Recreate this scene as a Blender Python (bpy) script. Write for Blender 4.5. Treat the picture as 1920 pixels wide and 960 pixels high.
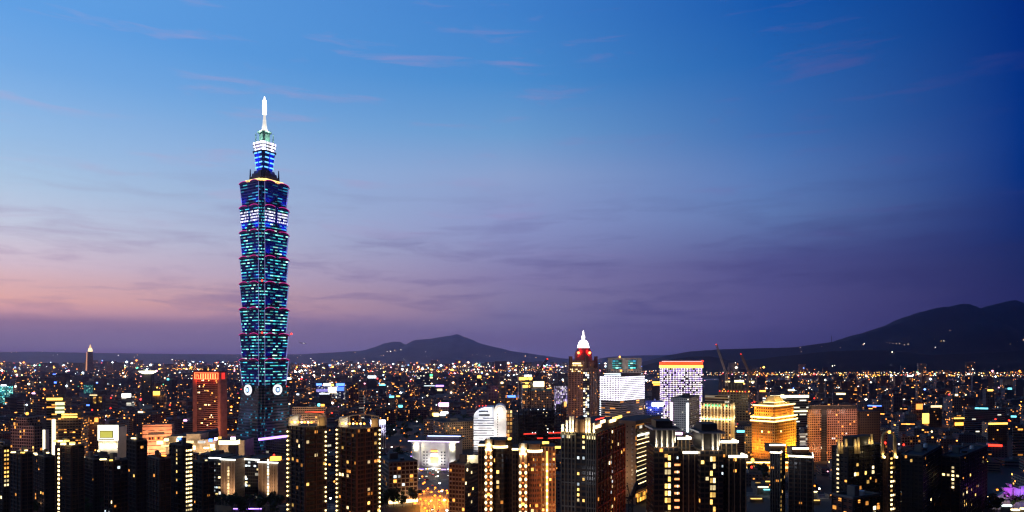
import bpy, math, random
from mathutils import Vector
R = math.radians
rnd = random.Random(11)
scene = bpy.context.scene
for _o in list(bpy.data.objects): bpy.data.objects.remove(_o)
COL = scene.collection

# ------------------------------------------------------------------ camera
F, HZ, EYE = 1300.0, 670.0, 136.0        # focal length in photo pixels, horizon row, eye height in metres
cam_d = bpy.data.cameras.new('camera'); cam = bpy.data.objects.new('camera', cam_d); COL.objects.link(cam)
cam.location = (0, 0, EYE); cam.rotation_euler = (R(90), 0, 0)
cam_d.sensor_width = 36; cam_d.lens = 36*F/1920; cam_d.shift_y = (HZ-480)/1920
cam_d.clip_start = 1; cam_d.clip_end = 80000
scene.camera = cam

# ------------------------------------------------------------------ world: dusk sky, afterglow on the left
def lin(c):
    return tuple((x/255/12.92 if x/255 <= .04045 else ((x/255+.055)/1.055)**2.4) for x in c)
W = bpy.data.worlds.new("World"); scene.world = W; W.use_nodes = True
def build_world():
    nt = W.node_tree; N = nt.nodes; L = nt.links; N.clear()
    def n(t, **k):
        o = N.new(t)
        for a, b in k.items(): setattr(o, a, b)
        return o
    def m(op, a, b=None, clamp=False):
        o = n('ShaderNodeMath', operation=op, use_clamp=clamp)
        for i, v in enumerate((a, b)):
            if v is None: continue
            if isinstance(v, (int, float)): o.inputs[i].default_value = v
            else: L.new(v, o.inputs[i])
        return o.outputs[0]
    def ramp(fac, stops, mode='EASE', raw=False):
        o = n('ShaderNodeValToRGB'); o.color_ramp.interpolation = mode
        e = o.color_ramp.elements
        while len(e) > 1: e.remove(e[-1])
        e[0].position = stops[0][0]; e[0].color = (*(stops[0][1] if raw else lin(stops[0][1])), 1)
        for p, c in stops[1:]:
            q = e.new(p); q.color = (*(c if raw else lin(c)), 1)
        L.new(fac, o.inputs[0]); return o.outputs[0]
    def mix(f, a, b, bt='MIX'):
        o = n('ShaderNodeMix', data_type='RGBA', blend_type=bt)
        if isinstance(f, (int, float)): o.inputs[0].default_value = f
        else: L.new(f, o.inputs[0])
        for i, v in ((6, a), (7, b)):
            if isinstance(v, tuple): o.inputs[i].default_value = (*v, 1)
            else: L.new(v, o.inputs[i])
        return o.outputs[2]
    tc = n('ShaderNodeTexCoord'); sp = n('ShaderNodeSeparateXYZ'); L.new(tc.outputs['Generated'], sp.inputs[0])
    x, y, z = sp.outputs
    h = m('SQRT', m('ADD', m('MULTIPLY', x, x), m('MULTIPLY', y, y)))
    te = m('DIVIDE', z, m('MAXIMUM', h, .02))             # tangent of the elevation
    az = m('ARCTAN2', x, y)
    t = m('ADD', m('MULTIPLY', az, 1/1.27), .5)
    e = m('MULTIPLY', te, 2.0, True)
    k = 2.0/1300
    def S(rows, c=1.0): return sorted([(max(0, min(1, (670-yy)*k*c)), col) for yy, col in rows])
    left = ramp(e, S(SKY_L, .804), 'LINEAR', True)
    cent = ramp(e, S(SKY_C), 'LINEAR', True)
    righ = ramp(e, S(SKY_R, .804), 'LINEAR', True); q34 = ramp(e, S(SKY_Q, .938), 'LINEAR', True)
    c = mix(m('MULTIPLY', t, 2.0, True), left, cent)
    c = mix(m('MULTIPLY', m('SUBTRACT', t, .5), 1/.2786, True), c, q34)
    c = mix(m('MULTIPLY', m('SUBTRACT', t, .7786), 1/.2214, True), c, righ)
    # thin clouds
    cb = n('ShaderNodeCombineXYZ'); L.new(m('MULTIPLY', az, 4.6), cb.inputs[0]); L.new(m('MULTIPLY', te, 34.0), cb.inputs[1])
    w = n('ShaderNodeTexNoise'); w.inputs['Scale'].default_value = 1.3; w.inputs['Detail'].default_value = 3
    L.new(cb.outputs[0], w.inputs['Vector'])
    va = n('ShaderNodeVectorMath', operation='MULTIPLY_ADD'); L.new(w.outputs['Color'], va.inputs[0]); va.inputs[1].default_value = (.7, .9, 0); L.new(cb.outputs[0], va.inputs[2])
    w2 = n('ShaderNodeTexNoise'); w2.inputs['Scale'].default_value = 1.15; w2.inputs['Detail'].default_value = 8; w2.inputs['Roughness'].default_value = .62
    L.new(va.outputs[0], w2.inputs['Vector'])
    cl = m('MULTIPLY', m('SUBTRACT', w2.outputs[0], .48), 6.0, True)
    lowband = m('MULTIPLY', m('SUBTRACT', .27, te), 5.0, True)                       # the low cloud deck
    lowfac = m('MULTIPLY', m('MULTIPLY', cl, lowband), m('MULTIPLY', te, 14.0, True))
    lc = ramp(t, [(0, (150, 116, 160)), (.3, (112, 98, 152)), (.6, (76, 72, 132)), (1, (42, 46, 100))], 'LINEAR')
    c = mix(m('MULTIPLY', lowfac, .58), c, lc)
    w3 = n('ShaderNodeTexNoise'); w3.inputs['Scale'].default_value = 1.05; w3.inputs['Detail'].default_value = 7; w3.inputs['Roughness'].default_value = .6
    L.new(va.outputs[0], w3.inputs['Vector'])
    hi = m('MULTIPLY', m('MULTIPLY', m('SUBTRACT', w3.outputs[0], .56), 7.0, True), m('MULTIPLY', m('SUBTRACT', te, .09), 9.0, True))
    hc = ramp(t, [(0, (205, 170, 200)), (.5, (165, 140, 190)), (.75, (118, 100, 165)), (1, (50, 62, 130))], 'LINEAR')
    c = mix(m('MULTIPLY', hi, .32), c, hc)
    # the sky behind the camera is already night; darker ground below the horizon
    back = m('MULTIPLY', m('SUBTRACT', m('ABSOLUTE', m('ADD', az, .45)), 1.15), 1.2, True)
    c = mix(back, c, (.002, .004, .013))
    zen = m('MULTIPLY', m('SUBTRACT', te, .6), .8, True)
    c = mix(zen, c, (.006, .03, .10))
    c = mix(m('MULTIPLY', m('SUBTRACT', -.002, te), 60.0, True), c, (.01, .01, .02))
    sk = n('ShaderNodeTexSky', sky_type='NISHITA'); sk.sun_disc = False
    sk.sun_elevation = R(-2.0); sk.sun_rotation = R(-50); sk.altitude = 100
    b1 = n('ShaderNodeBackground'); L.new(sk.outputs[0], b1.inputs[0]); b1.inputs[1].default_value = .003
    b2 = n('ShaderNodeBackground'); L.new(c, b2.inputs[0]); b2.inputs[1].default_value = 1.0
    ad = n('ShaderNodeAddShader'); L.new(b1.outputs[0], ad.inputs[0]); L.new(b2.outputs[0], ad.inputs[1])
    o = n('ShaderNodeOutputWorld'); L.new(ad.outputs[0], o.inputs[0])
    W.cycles.sampling_method = 'MANUAL'; W.cycles.sample_map_resolution = 512
#SKYTABLE
SKY_L = [(668, (0.1183, 0.0470, 0.3047)), (648, (0.2835, 0.1921, 0.3626)), (625, (0.3709, 0.2261, 0.3682)), (600, (0.4105, 0.2226, 0.3310)), (580, (0.8506, 0.4221, 0.4202)), (560, (1.0063, 0.5133, 0.4166)), (525, (0.8856, 0.5379, 0.5134)), (490, (0.7925, 0.6066, 0.6701)), (420, (0.6347, 0.6659, 0.7841)), (330, (0.4502, 0.6208, 0.8076)), (250, (0.3276, 0.5405, 0.8119)), (110, (0.1768, 0.4181, 0.7993)), (4, (0.1244, 0.3665, 0.7893))]
SKY_C = [(668, (0.2044, 0.1808, 0.4389)), (640, (0.2272, 0.1678, 0.3619)), (600, (0.2327, 0.1973, 0.3711)), (560, (0.2666, 0.2231, 0.3904)), (520, (0.2614, 0.2262, 0.4240)), (450, (0.2758, 0.3008, 0.5457)), (420, (0.2846, 0.3281, 0.5876)), (330, (0.2811, 0.3841, 0.6396)), (250, (0.1574, 0.3495, 0.6452)), (150, (0.0705, 0.2710, 0.6300)), (4, (0.0514, 0.2250, 0.6091))]
SKY_Q = [(668, (0.0578, 0.0578, 0.2016)), (640, (0.1100, 0.0903, 0.2768)), (560, (0.1049, 0.0929, 0.2678)), (490, (0.0882, 0.0922, 0.2736)), (440, (0.1099, 0.1553, 0.3752)), (400, (0.1200, 0.2038, 0.4526)), (330, (0.1008, 0.2103, 0.4975)), (250, (0.0515, 0.1712, 0.4702)), (110, (0.0176, 0.1286, 0.4420)), (4, (0.0072, 0.0987, 0.4153))]
SKY_R = [(668, (0.0320, 0.0270, 0.1350)), (560, (0.0183, 0.0213, 0.1112)), (490, (0.0106, 0.0222, 0.1134)), (420, (0.0059, 0.0255, 0.1562)), (330, (0.0000, 0.0286, 0.2041)), (250, (0.0000, 0.0321, 0.2282)), (110, (0.0000, 0.0297, 0.2246)), (4, (0.0000, 0.0254, 0.2146))]
build_world()

# last afterglow: a broad, very weak, warm light low on the left
sd = bpy.data.lights.new('afterglow_sun', 'SUN'); sd.energy = .015; sd.angle = R(20); sd.color = (1, .62, .5)
so = bpy.data.objects.new('afterglow_sun', sd); COL.objects.link(so)
so.rotation_euler = (R(86), 0, R(50))

scene.view_settings.view_transform = 'Standard'; scene.view_settings.look = 'None'
scene.view_settings.exposure = 0; scene.view_settings.gamma = 1; scene.view_settings.use_curve_mapping = False
cy = scene.cycles
cy.max_bounces = 4; cy.diffuse_bounces = 2; cy.glossy_bounces = 2; cy.transmission_bounces = 2; cy.volume_bounces = 0
cy.sample_clamp_indirect = 1.0; cy.use_denoising = True; cy.use_adaptive_sampling = False
cy.caustics_reflective = False; cy.caustics_refractive = False
cy.use_light_tree = True; cy.filter_width = 1.3

# ------------------------------------------------------------------ materials
MATS = {}
def nodes_of(name):
    m = bpy.data.materials.new(name); m.use_nodes = True; MATS[name] = m
    nt = m.node_tree; return m, nt, nt.nodes['Principled BSDF']
def plain(name, col, rough=.8, metal=0, noise=.25, nscale=.15):
    if name in MATS: return MATS[name]
    m, nt, b = nodes_of(name)
    b.inputs['Roughness'].default_value = rough; b.inputs['Metallic'].default_value = metal
    tc = nt.nodes.new('ShaderNodeTexCoord'); no = nt.nodes.new('ShaderNodeTexNoise'); no.inputs['Scale'].default_value = nscale; no.inputs['Detail'].default_value = 5
    nt.links.new(tc.outputs['Object'], no.inputs[0])
    mr = nt.nodes.new('ShaderNodeMapRange'); mr.inputs[1].default_value = .3; mr.inputs[2].default_value = .7
    mr.inputs[3].default_value = 1-noise; mr.inputs[4].default_value = 1+noise
    nt.links.new(no.outputs[0], mr.inputs[0])
    mx = nt.nodes.new('ShaderNodeMix'); mx.data_type = 'RGBA'; mx.blend_type = 'MULTIPLY'; mx.inputs[0].default_value = 1
    mx.inputs[6].default_value = (*col, 1); nt.links.new(mr.outputs[0], mx.inputs[7]); nt.links.new(mx.outputs[2], b.inputs['Base Color'])
    return m
def glow(name, col, st, samp='NONE'):
    if name in MATS: return MATS[name]
    m, nt, b = nodes_of(name)
    b.inputs['Base Color'].default_value = (*[min(.8, c) for c in col], 1); b.inputs['Roughness'].default_value = .5
    b.inputs['Emission Color'].default_value = (*col, 1); b.inputs['Emission Strength'].default_value = st
    if name.startswith('window'):
        N, L = nt.nodes, nt.links; oi = N.new('ShaderNodeObjectInfo'); tc = N.new('ShaderNodeTexCoord'); no = N.new('ShaderNodeTexNoise'); no.inputs['Scale'].default_value = 1.1
        L.new(tc.outputs['Object'], no.inputs[0]); vm = N.new('ShaderNodeVectorMath'); vm.operation = 'ADD'; L.new(tc.outputs['Object'], vm.inputs[0]); L.new(oi.outputs['Random'], vm.inputs[1]); L.new(vm.outputs[0], no.inputs[0])
        def mt(op, a, b2):
            o = N.new('ShaderNodeMath'); o.operation = op
            for i, v in enumerate((a, b2)):
                if isinstance(v, (int, float)): o.inputs[i].default_value = v
                else: L.new(v, o.inputs[i])
            return o.outputs[0]
        r = mt('MULTIPLY', mt('ADD', .25, mt('MULTIPLY', mt('POWER', oi.outputs['Random'], 1.6), 1.5)), mt('MULTIPLY', no.outputs[0], 2.0))
        L.new(mt('MULTIPLY', r, st), b.inputs['Emission Strength'])
    m.cycles.emission_sampling = samp
    return m
PAL = {
 'warm': [(0, (1, .36, .06)), (.3, (1, .52, .12)), (.6, (1, .68, .26)), (.85, (1, .88, .6)), (.94, (.7, .9, 1))],
 'cool': [(0, (1, .93, .75)), (.25, (.8, .95, 1)), (.5, (.6, .85, 1)), (.8, (1, .75, .4)), (.95, (.3, .9, .9))],
 'mixed': [(0, (1, .34, .06)), (.26, (1, .58, .18)), (.46, (1, .82, .5)), (.64, (.72, .88, 1)), (.8, (.4, .55, 1)), (.88, (1, .2, .1)), (.94, (.3, 1, .7))],
 'teal': [(0, (.02, .2, .32)), (.22, (.04, .42, .42)), (.45, (.18, .75, .62)), (.62, (.5, 1, .8)), (.8, (.85, 1, .8)), (.93, (1, .85, .25))],
 'white': [(0, (.75, .8, 1)), (.4, (1, .97, 1)), (.75, (.62, .52, 1))],
 'gold': [(0, (1, .42, .05)), (.5, (1, .6, .1)), (.8, (1, .8, .3))],
 'violet': [(0, (.6, .42, 1)), (.22, (.9, .75, 1)), (.45, (1, .88, .95)), (.72, (1, .85, .75)), (.92, (.42, .28, 1))],
 'lamps': [(0, (.95, .93, 1)), (.7, (.85, .78, 1))],
}
def facade(name, wall, glass=(.012, .016, .026), wx=.6, wy=.55, lit=.1, pal='warm', st=2.5, run=1.0, wallvar=.25, use_attr=False, wallramp=None, dotted=False, grough=.25):
    """windows in a wall: the UV map counts window bays (u) and storeys (v); white noise decides which are lit"""
    if name in MATS: return MATS[name]
    m, nt, b = nodes_of(name); N = nt.nodes; L = nt.links
    def mt(op, a, bb=None, clamp=False):
        o = N.new('ShaderNodeMath'); o.operation = op; o.use_clamp = clamp
        for i, v in enumerate((a, bb)):
            if v is None: continue
            if isinstance(v, (int, float)): o.inputs[i].default_value = v
            else: L.new(v, o.inputs[i])
        return o.outputs[0]
    uv = N.new('ShaderNodeUVMap'); sp = N.new('ShaderNodeSeparateXYZ'); L.new(uv.outputs[0], sp.inputs[0])
    u, v = sp.outputs[0], sp.outputs[1]
    at = N.new('ShaderNodeAttribute'); at.attribute_name = 'bid'
    fu, fv = mt('FRACT', u), mt('FRACT', v)
    mu = mt('LESS_THAN', mt('ABSOLUTE', mt('SUBTRACT', fu, .5)), wx/2)
    mv = mt('LESS_THAN', mt('ABSOLUTE', mt('SUBTRACT', fv, .52)), wy/2)
    if dotted:
        d = mt('SQRT', mt('ADD', mt('POWER', mt('SUBTRACT', fu, .5), 2.0), mt('POWER', mt('SUBTRACT', fv, .5), 2.0)))
        mask = mt('LESS_THAN', d, wx/2)
    else: mask = mt('MULTIPLY', mu, mv)
    cb = N.new('ShaderNodeCombineXYZ'); L.new(mt('FLOOR', mt('DIVIDE', u, run)), cb.inputs[0]); L.new(mt('FLOOR', v), cb.inputs[1])
    L.new(mt('MULTIPLY', at.outputs['Fac'], 913.0), cb.inputs[2])
    wn = N.new('ShaderNodeTexWhiteNoise'); wn.noise_dimensions = '3D'; L.new(cb.outputs[0], wn.inputs[0])
    ws = N.new('ShaderNodeSeparateColor'); L.new(wn.outputs['Color'], ws.inputs[0])
    if use_attr:
        la = N.new('ShaderNodeAttribute'); la.attribute_name = 'litf'; thr = la.outputs['Fac']
    else: thr = lit
    on = mt('LESS_THAN', wn.outputs['Value'], thr)
    cr = N.new('ShaderNodeValToRGB'); cr.color_ramp.interpolation = 'CONSTANT'; e = cr.color_ramp.elements
    while len(e) > 1: e.remove(e[-1])
    ps = PAL[pal]; e[0].position = 0; e[0].color = (*ps[0][1], 1)
    for p, c in ps[1:]: q = e.new(p); q.color = (*c, 1)
    L.new(ws.outputs[0], cr.inputs[0])
    inner = N.new('ShaderNodeTexNoise'); inner.inputs['Scale'].default_value = 5.0; inner.inputs['Detail'].default_value = 1; L.new(uv.outputs[0], inner.inputs[0])
    amp = mt('MULTIPLY', mt('ADD', .2, mt('MULTIPLY', mt('POWER', ws.outputs[1], 2.0), 1.6)), mt('ADD', .35, mt('MULTIPLY', inner.outputs[0], 1.3)))
    if dotted: amp = mt('ADD', .55, mt('MULTIPLY', ws.outputs[1], .35))
    es = mt('MULTIPLY', mt('MULTIPLY', mask, on), mt('MULTIPLY', amp, st))
    L.new(cr.outputs[0], b.inputs['Emission Color']); L.new(es, b.inputs['Emission Strength'])
    # wall
    tc = N.new('ShaderNodeTexCoord'); no = N.new('ShaderNodeTexNoise'); no.inputs['Scale'].default_value = .08; no.inputs['Detail'].default_value = 6; L.new(tc.outputs['Object'], no.inputs[0])
    mr = N.new('ShaderNodeMapRange'); mr.inputs[1].default_value = .3; mr.inputs[2].default_value = .7; mr.inputs[3].default_value = 1-wallvar; mr.inputs[4].default_value = 1+wallvar; L.new(no.outputs[0], mr.inputs[0])
    mx = N.new('ShaderNodeMix'); mx.data_type = 'RGBA'; mx.blend_type = 'MULTIPLY'; mx.inputs[0].default_value = 1
    if wallramp:
        wr = N.new('ShaderNodeValToRGB'); wr.color_ramp.interpolation = 'CONSTANT'; e = wr.color_ramp.elements
        while len(e) > 1: e.remove(e[-1])
        e[0].position = 0; e[0].color = (*wallramp[0], 1)
        for i, c in enumerate(wallramp[1:]): q = e.new((i+1)/len(wallramp)); q.color = (*c, 1)
        L.new(at.outputs['Fac'], wr.inputs[0]); L.new(wr.outputs[0], mx.inputs[6])
    else: mx.inputs[6].default_value = (*wall, 1)
    L.new(mr.outputs[0], mx.inputs[7])
    gm = N.new('ShaderNodeMix'); gm.data_type = 'RGBA'; L.new(mask, gm.inputs[0]); L.new(mx.outputs[2], gm.inputs[6]); gm.inputs[7].default_value = (*glass, 1)
    L.new(gm.outputs[2], b.inputs['Base Color'])
    rr = N.new('ShaderNodeMapRange'); rr.inputs[3].default_value = .85; rr.inputs[4].default_value = grough; L.new(mask, rr.inputs[0]); L.new(rr.outputs[0], b.inputs['Roughness'])
    m.cycles.emission_sampling = 'NONE'
    return m

# ------------------------------------------------------------------ mesh helpers
def PX(px, Y): return (px-960)/F*Y
def ZP(py, Y): return EYE+(HZ-py)/F*Y
class MB:
    def __init__(s): s.v = []; s.f = []; s.m = []; s.uv = []; s.b = []; s.l = []; s.mats = []
    def mi(s, mat):
        if mat not in s.mats: s.mats.append(mat)
        return s.mats.index(mat)
    def face(s, pts, mat, uv=None, bid=0., litf=0.):
        i = len(s.v); s.v += [tuple(p) for p in pts]; s.f.append(tuple(range(i, i+len(pts)))); s.m.append(s.mi(mat))
        s.uv += uv if uv else [(0, 0)]*len(pts); s.b.append(bid); s.l.append(litf)
    def prism(s, poly, z0, z1, mw, mr=None, cell=(3.5, 3.3), top=None, bid=0., litf=0., v0=0, walls=None, bottom=False, uoff=0):
        top = top or poly; n = len(poly); rows = max(1, round((z1-z0)/cell[1]))
        for i in range(n):
            a, b2 = poly[i], poly[(i+1) % n]; c, d = top[(i+1) % n], top[i]
            k = max(1, round(math.dist(a, b2)/cell[0])); o = uoff+i*37
            w = walls.get(i, mw) if walls else mw
            s.face([(a[0], a[1], z0), (b2[0], b2[1], z0), (c[0], c[1], z1), (d[0], d[1], z1)], w, [(o, v0), (o+k, v0), (o+k, v0+rows), (o, v0+rows)], bid, litf)
        s.face([(p[0], p[1], z1) for p in top], mr or mw, None, bid, 0)
        if bottom: s.face([(p[0], p[1], z0) for p in reversed(poly)], mr or mw, None, bid, 0)
    def box(s, cx, cy_, z0, w, d, h, rot, mw, mr=None, **k):
        s.prism(rect(cx, cy_, w, d, rot), z0, z0+h, mw, mr, bottom=True, **k)
    def tube(s, p, q, r0, r1, mat, n=8, cap=True):
        p, q = Vector(p), Vector(q); d = (q-p).normalized(); a = d.orthogonal().normalized(); b2 = d.cross(a)
        A = [p+(a*math.cos(t)+b2*math.sin(t))*r0 for t in [2*math.pi*i/n for i in range(n)]]
        B = [q+(a*math.cos(t)+b2*math.sin(t))*r1 for t in [2*math.pi*i/n for i in range(n)]]
        for i in range(n): j = (i+1) % n; s.face([A[i], A[j], B[j], B[i]], mat)
        if cap: s.face(list(reversed(A)), mat); s.face(B, mat)
    def ball(s, c, r, mat, nu=6, nv=4, sz=1.0):
        def P(i, j):
            t = math.pi*j/nv; p = 2*math.pi*i/nu
            return (c[0]+r*math.sin(t)*math.cos(p), c[1]+r*math.sin(t)*math.sin(p), c[2]+r*sz*math.cos(t))
        for j in range(nv):
            for i in range(nu):
                q = [P(i, j), P(i, j+1), P(i+1, j+1), P(i+1, j)]
                if j == 0: q = [q[0], q[1], q[2]]
                elif j == nv-1: q = [q[0], q[1], q[3]]
                s.face(q, mat)
    def lathe(s, cx, cy_, prof, mat, n=20):
        for (r0, z0), (r1, z1) in zip(prof, prof[1:]):
            for i in range(n):
                a, b2 = 2*math.pi*i/n, 2*math.pi*(i+1)/n
                s.face([(cx+r0*math.cos(a), cy_+r0*math.sin(a), z0), (cx+r0*math.cos(b2), cy_+r0*math.sin(b2), z0),
                        (cx+r1*math.cos(b2), cy_+r1*math.sin(b2), z1), (cx+r1*math.cos(a), cy_+r1*math.sin(a), z1)], mat, [(i+37, z0), (i+38, z0), (i+38, z1), (i+37, z1)])
    def mesh(s, name, origin=(0, 0, 0)):
        me = bpy.data.meshes.new(name); ox, oy, oz = origin
        me.from_pydata([(a-ox, b2-oy, c-oz) for a, b2, c in s.v], [], s.f)
        for m in s.mats: me.materials.append(m)
        me.polygons.foreach_set('material_index', s.m)
        ul = me.uv_layers.new(name='UVMap'); ul.data.foreach_set('uv', [x for p in s.uv for x in p])
        a = me.attributes.new('bid', 'FLOAT', 'FACE'); a.data.foreach_set('value', s.b)
        a = me.attributes.new('litf', 'FLOAT', 'FACE'); a.data.foreach_set('value', s.l)
        return me
def rect(cx, cy_, w, d, rot):
    c, s = math.cos(rot), math.sin(rot)
    return [(cx+x*c-y*s, cy_+x*s+y*c) for x, y in ((-w/2, -d/2), (w/2, -d/2), (w/2, d/2), (-w/2, d/2))]
def scale_poly(poly, k):
    cx = sum(p[0] for p in poly)/len(poly); cy_ = sum(p[1] for p in poly)/len(poly)
    return [(cx+(x-cx)*k, cy_+(y-cy_)*k) for x, y in poly]
def grow(poly, d):
    cx = sum(p[0] for p in poly)/len(poly); cy_ = sum(p[1] for p in poly)/len(poly)
    out = []
    for x, y in poly:
        r = math.hypot(x-cx, y-cy_); out.append((cx+(x-cx)*(1+d/r), cy_+(y-cy_)*(1+d/r)))
    return out
def tag(o, label=None, cat=None, group=None, kind=None):
    if label: o['label'] = label
    if cat: o['category'] = cat
    if group: o['group'] = group
    if kind: o['kind'] = kind
    return o
class Thing:
    """an Empty at the thing's base that parents its parts"""
    def __init__(s, name, loc, label, cat, group=None):
        s.e = bpy.data.objects.new(name, None); COL.objects.link(s.e); s.e.location = loc; s.o = loc
        s.e.empty_display_size = 5; tag(s.e, label, cat, group)
    def part(s, name, mb, parent=None, kind=None, label=None):
        o = bpy.data.objects.new(name, mb.mesh(name, s.o)); COL.objects.link(o); o.parent = parent or s.e
        if kind: o['kind'] = kind
        if label: o['label'] = label
        return o
    def copy_part(s, name, me, loc, rz=0, parent=None, scale=None):
        o = bpy.data.objects.new(name, me); COL.objects.link(o); o.parent = parent or s.e
        o.location = (loc[0]-s.o[0], loc[1]-s.o[1], loc[2]-s.o[2]); o.rotation_euler = (0, 0, rz)
        if scale: o.scale = scale
        return o
def lone(name, mb, loc, label=None, cat=None, group=None, kind=None):
    o = bpy.data.objects.new(name, mb.mesh(name, loc)); COL.objects.link(o); o.location = loc
    return tag(o, label, cat, group, kind)
def lamp_or_fill(x, y, z, e, col, r=.5, target=None, size=70, parent=None):  # lights of real lamps, and bare fills added to brighten facades
    if not target and e > 3000: target, size = (x, y+30, z+6), 158       # strong lights become wide spots aimed away from the camera
    d = bpy.data.lights.new('lamp_or_fill', 'SPOT' if target else 'POINT'); d.energy = e; d.color = col; d.shadow_soft_size = r
    if target: d.spot_size = R(size); d.spot_blend = .8
    o = bpy.data.objects.new('lamp_or_fill', d); COL.objects.link(o); o.location = (x, y, z)
    if target: o.rotation_euler = (Vector(target)-Vector((x, y, z))).to_track_quat('-Z', 'Y').to_euler()
    return o
BUSY = []      # (x0, x1, y_visible_bottom, Y, footprint) of hero buildings: keeps the ordinary blocks out of the way
def footprint(x0, xc, x1, Y, phi, depth=None):
    """plan of a block whose near corner stands at pixel column xc and distance Y; its left face reaches x0, its right face x1"""
    p = R(phi); k0, k1 = (x0-960)/F, (x1-960)/F; C = Vector((PX(xc, Y), Y))
    u = Vector((-math.cos(p), math.sin(p))); v = Vector((math.sin(p), math.cos(p)))
    dl = math.cos(p)+k0*math.sin(p)
    a = (C.x-k0*Y)/dl if xc > x0+.5 and dl > .16 else (depth or 22)
    den = math.sin(p)-k1*math.cos(p)
    b = (k1*Y-C.x)/den if xc < x1-.5 and den > .16 else (depth or 22)
    b = min(b, 130); a = min(a, 130)
    return [tuple(C), tuple(C+v*b), tuple(C+v*b+u*a), tuple(C+u*a)]

# ------------------------------------------------------------------ ground, roads, hills, air
def ground_material():
    m, nt, b = nodes_of('ground'); N = nt.nodes; L = nt.links
    tc = N.new('ShaderNodeTexCoord'); n1 = N.new('ShaderNodeTexNoise'); n1.inputs['Scale'].default_value = .01; n1.inputs['Detail'].default_value = 8
    L.new(tc.outputs['Object'], n1.inputs[0]); cr = N.new('ShaderNodeValToRGB'); cr.color_ramp.elements[0].color = (.02, .025, .02, 1); cr.color_ramp.elements[1].color = (.045, .04, .038, 1)
    cr.color_ramp.elements[0].position = .35; cr.color_ramp.elements[1].position = .65
    L.new(n1.outputs[0], cr.inputs[0]); L.new(cr.outputs[0], b.inputs['Base Color']); b.inputs['Roughness'].default_value = .9
    return m
g = MB(); g.face([(-22000, -300, 0), (22000, -300, 0), (22000, 24500, 0), (-22000, 24500, 0)], ground_material())
lone('ground', g, (0, 0, 0), kind='structure')
M_asph = plain('asphalt', (.05, .05, .052), .7, noise=.35, nscale=.3)
M_pave = plain('paving', (.2, .18, .16), .8, noise=.3, nscale=.4)
M_paint = plain('road_paint', (.7, .7, .68), .6)
ROADS = []
def road(p, q, w):
    p, q = Vector(p), Vector(q); d = (q-p).normalized(); nrm = Vector((-d.y, d.x)); mb = MB(); o = (p.x, p.y, 0)
    def strip(a, b2, off, ww, z, mat, z0=None):
        P0, P1 = p+d*a+nrm*off, p+d*b2+nrm*off; h = nrm*ww/2; A = [P0-h, P1-h, P1+h, P0+h]
        if z0 is None: mb.face([(c.x, c.y, z) for c in A], mat)
        else: mb.prism([tuple(c) for c in A], z0, z, mat)
    Lh = (q-p).length
    strip(0, Lh, 0, w, .004, M_asph)
    for s in (-1, 1): strip(0, Lh, s*(w/2+2), 4, .13, M_pave, 0)
    strip(0, Lh, 0, .4, .008, M_paint)
    k = 0
    while k < Lh-6:
        for s in (-1, 1): strip(k, k+5, s*w/4, .25, .008, M_paint)
        k += 14
    lone('road', mb, o, kind='structure'); ROADS.append((p, q, w))
road((-205, 700), (240, 1010), 26)
road((-60, 560), (-150, 1150), 18)
road((-300, 940), (300, 860), 16)
road((60, 560), (330, 1300), 18)
road((200, 690), (620, 640), 16)
road((-420, 700), (-120, 620), 14)
# a plaza with a drive in front of the department store
pz = MB(); pz.face([(PX(790, 700), 640, .012), (PX(905, 700), 640, .012), (PX(905, 830), 812, .012), (PX(775, 830), 812, .012)], plain('plaza_stone', (.13, .10, .08), .7, nscale=.2, noise=.4))
lone('plaza', pz, (0, 0, 0), kind='structure')

def interp(prof, x):
    if x <= prof[0][0]: return prof[0][1]
    for (a, b2), (c, d) in zip(prof, prof[1:]):
        if x <= c:
            t = (x-a)/(c-a); t = t*t*(3-2*t)*.4+t*.6; return b2+(d-b2)*t
    return prof[-1][1]
from mathutils import noise as mnoise
HILLS = []
def hills(Y, prof, near, far, col, step=110):
    mb = MB(); x0, x1 = PX(prof[0][0], Y), PX(prof[-1][0], Y); nx = int((x1-x0)/step); rows = 26
    mat = plain('hill_forest_%d' % Y, col, .95, noise=.5, nscale=.004)
    def H(x, t):          # t from -1 (near foot) to 1 (far foot); 0 is the crest seen as skyline
        px = 960+x/Y*F; h0 = max(8, ZP(interp(prof, px), Y))
        s = 1-abs(t); s = s*s*(3-2*s) if t > 0 else s**1.25
        ridg = mnoise.fractal(Vector((x/900, t*3.5, Y/500)), 1, 2, 6)
        amp = .34*abs(t)**1.6*(1-abs(t))*2.4
        return h0*(s+ridg*amp)+mnoise.noise(Vector((x/160, t*9, 3)))*8*min(1, abs(t)*3)-6+mnoise.fractal(Vector((x/130, 0, Y)), 1, 2, 4)*h0*.02+mnoise.noise(Vector((x/420, 7, Y)))*h0*.02*(Y < 9000)
    P = []
    for j in range(rows+1):
        t = -1+2*j/rows; t = math.copysign(abs(t)**1.3, t)
        y = Y+(t*near if t < 0 else t*far)
        P.append([(x0+(x1-x0)*i/nx, y, H(x0+(x1-x0)*i/nx, t)) for i in range(nx+1)])
    vs = [p for r in P for p in r]; fs = []
    for j in range(rows):
        for i in range(nx): a = j*(nx+1)+i; fs.append((a, a+1, a+nx+2, a+nx+1))
    me = bpy.data.meshes.new('hills'); me.from_pydata(vs, [], fs); me.materials.append(mat); me.polygons.foreach_set('use_smooth', [True]*len(fs))
    o = bpy.data.objects.new('hills', me); COL.objects.link(o); o['kind'] = 'structure'
    HILLS.append((Y, near, H))
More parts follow.
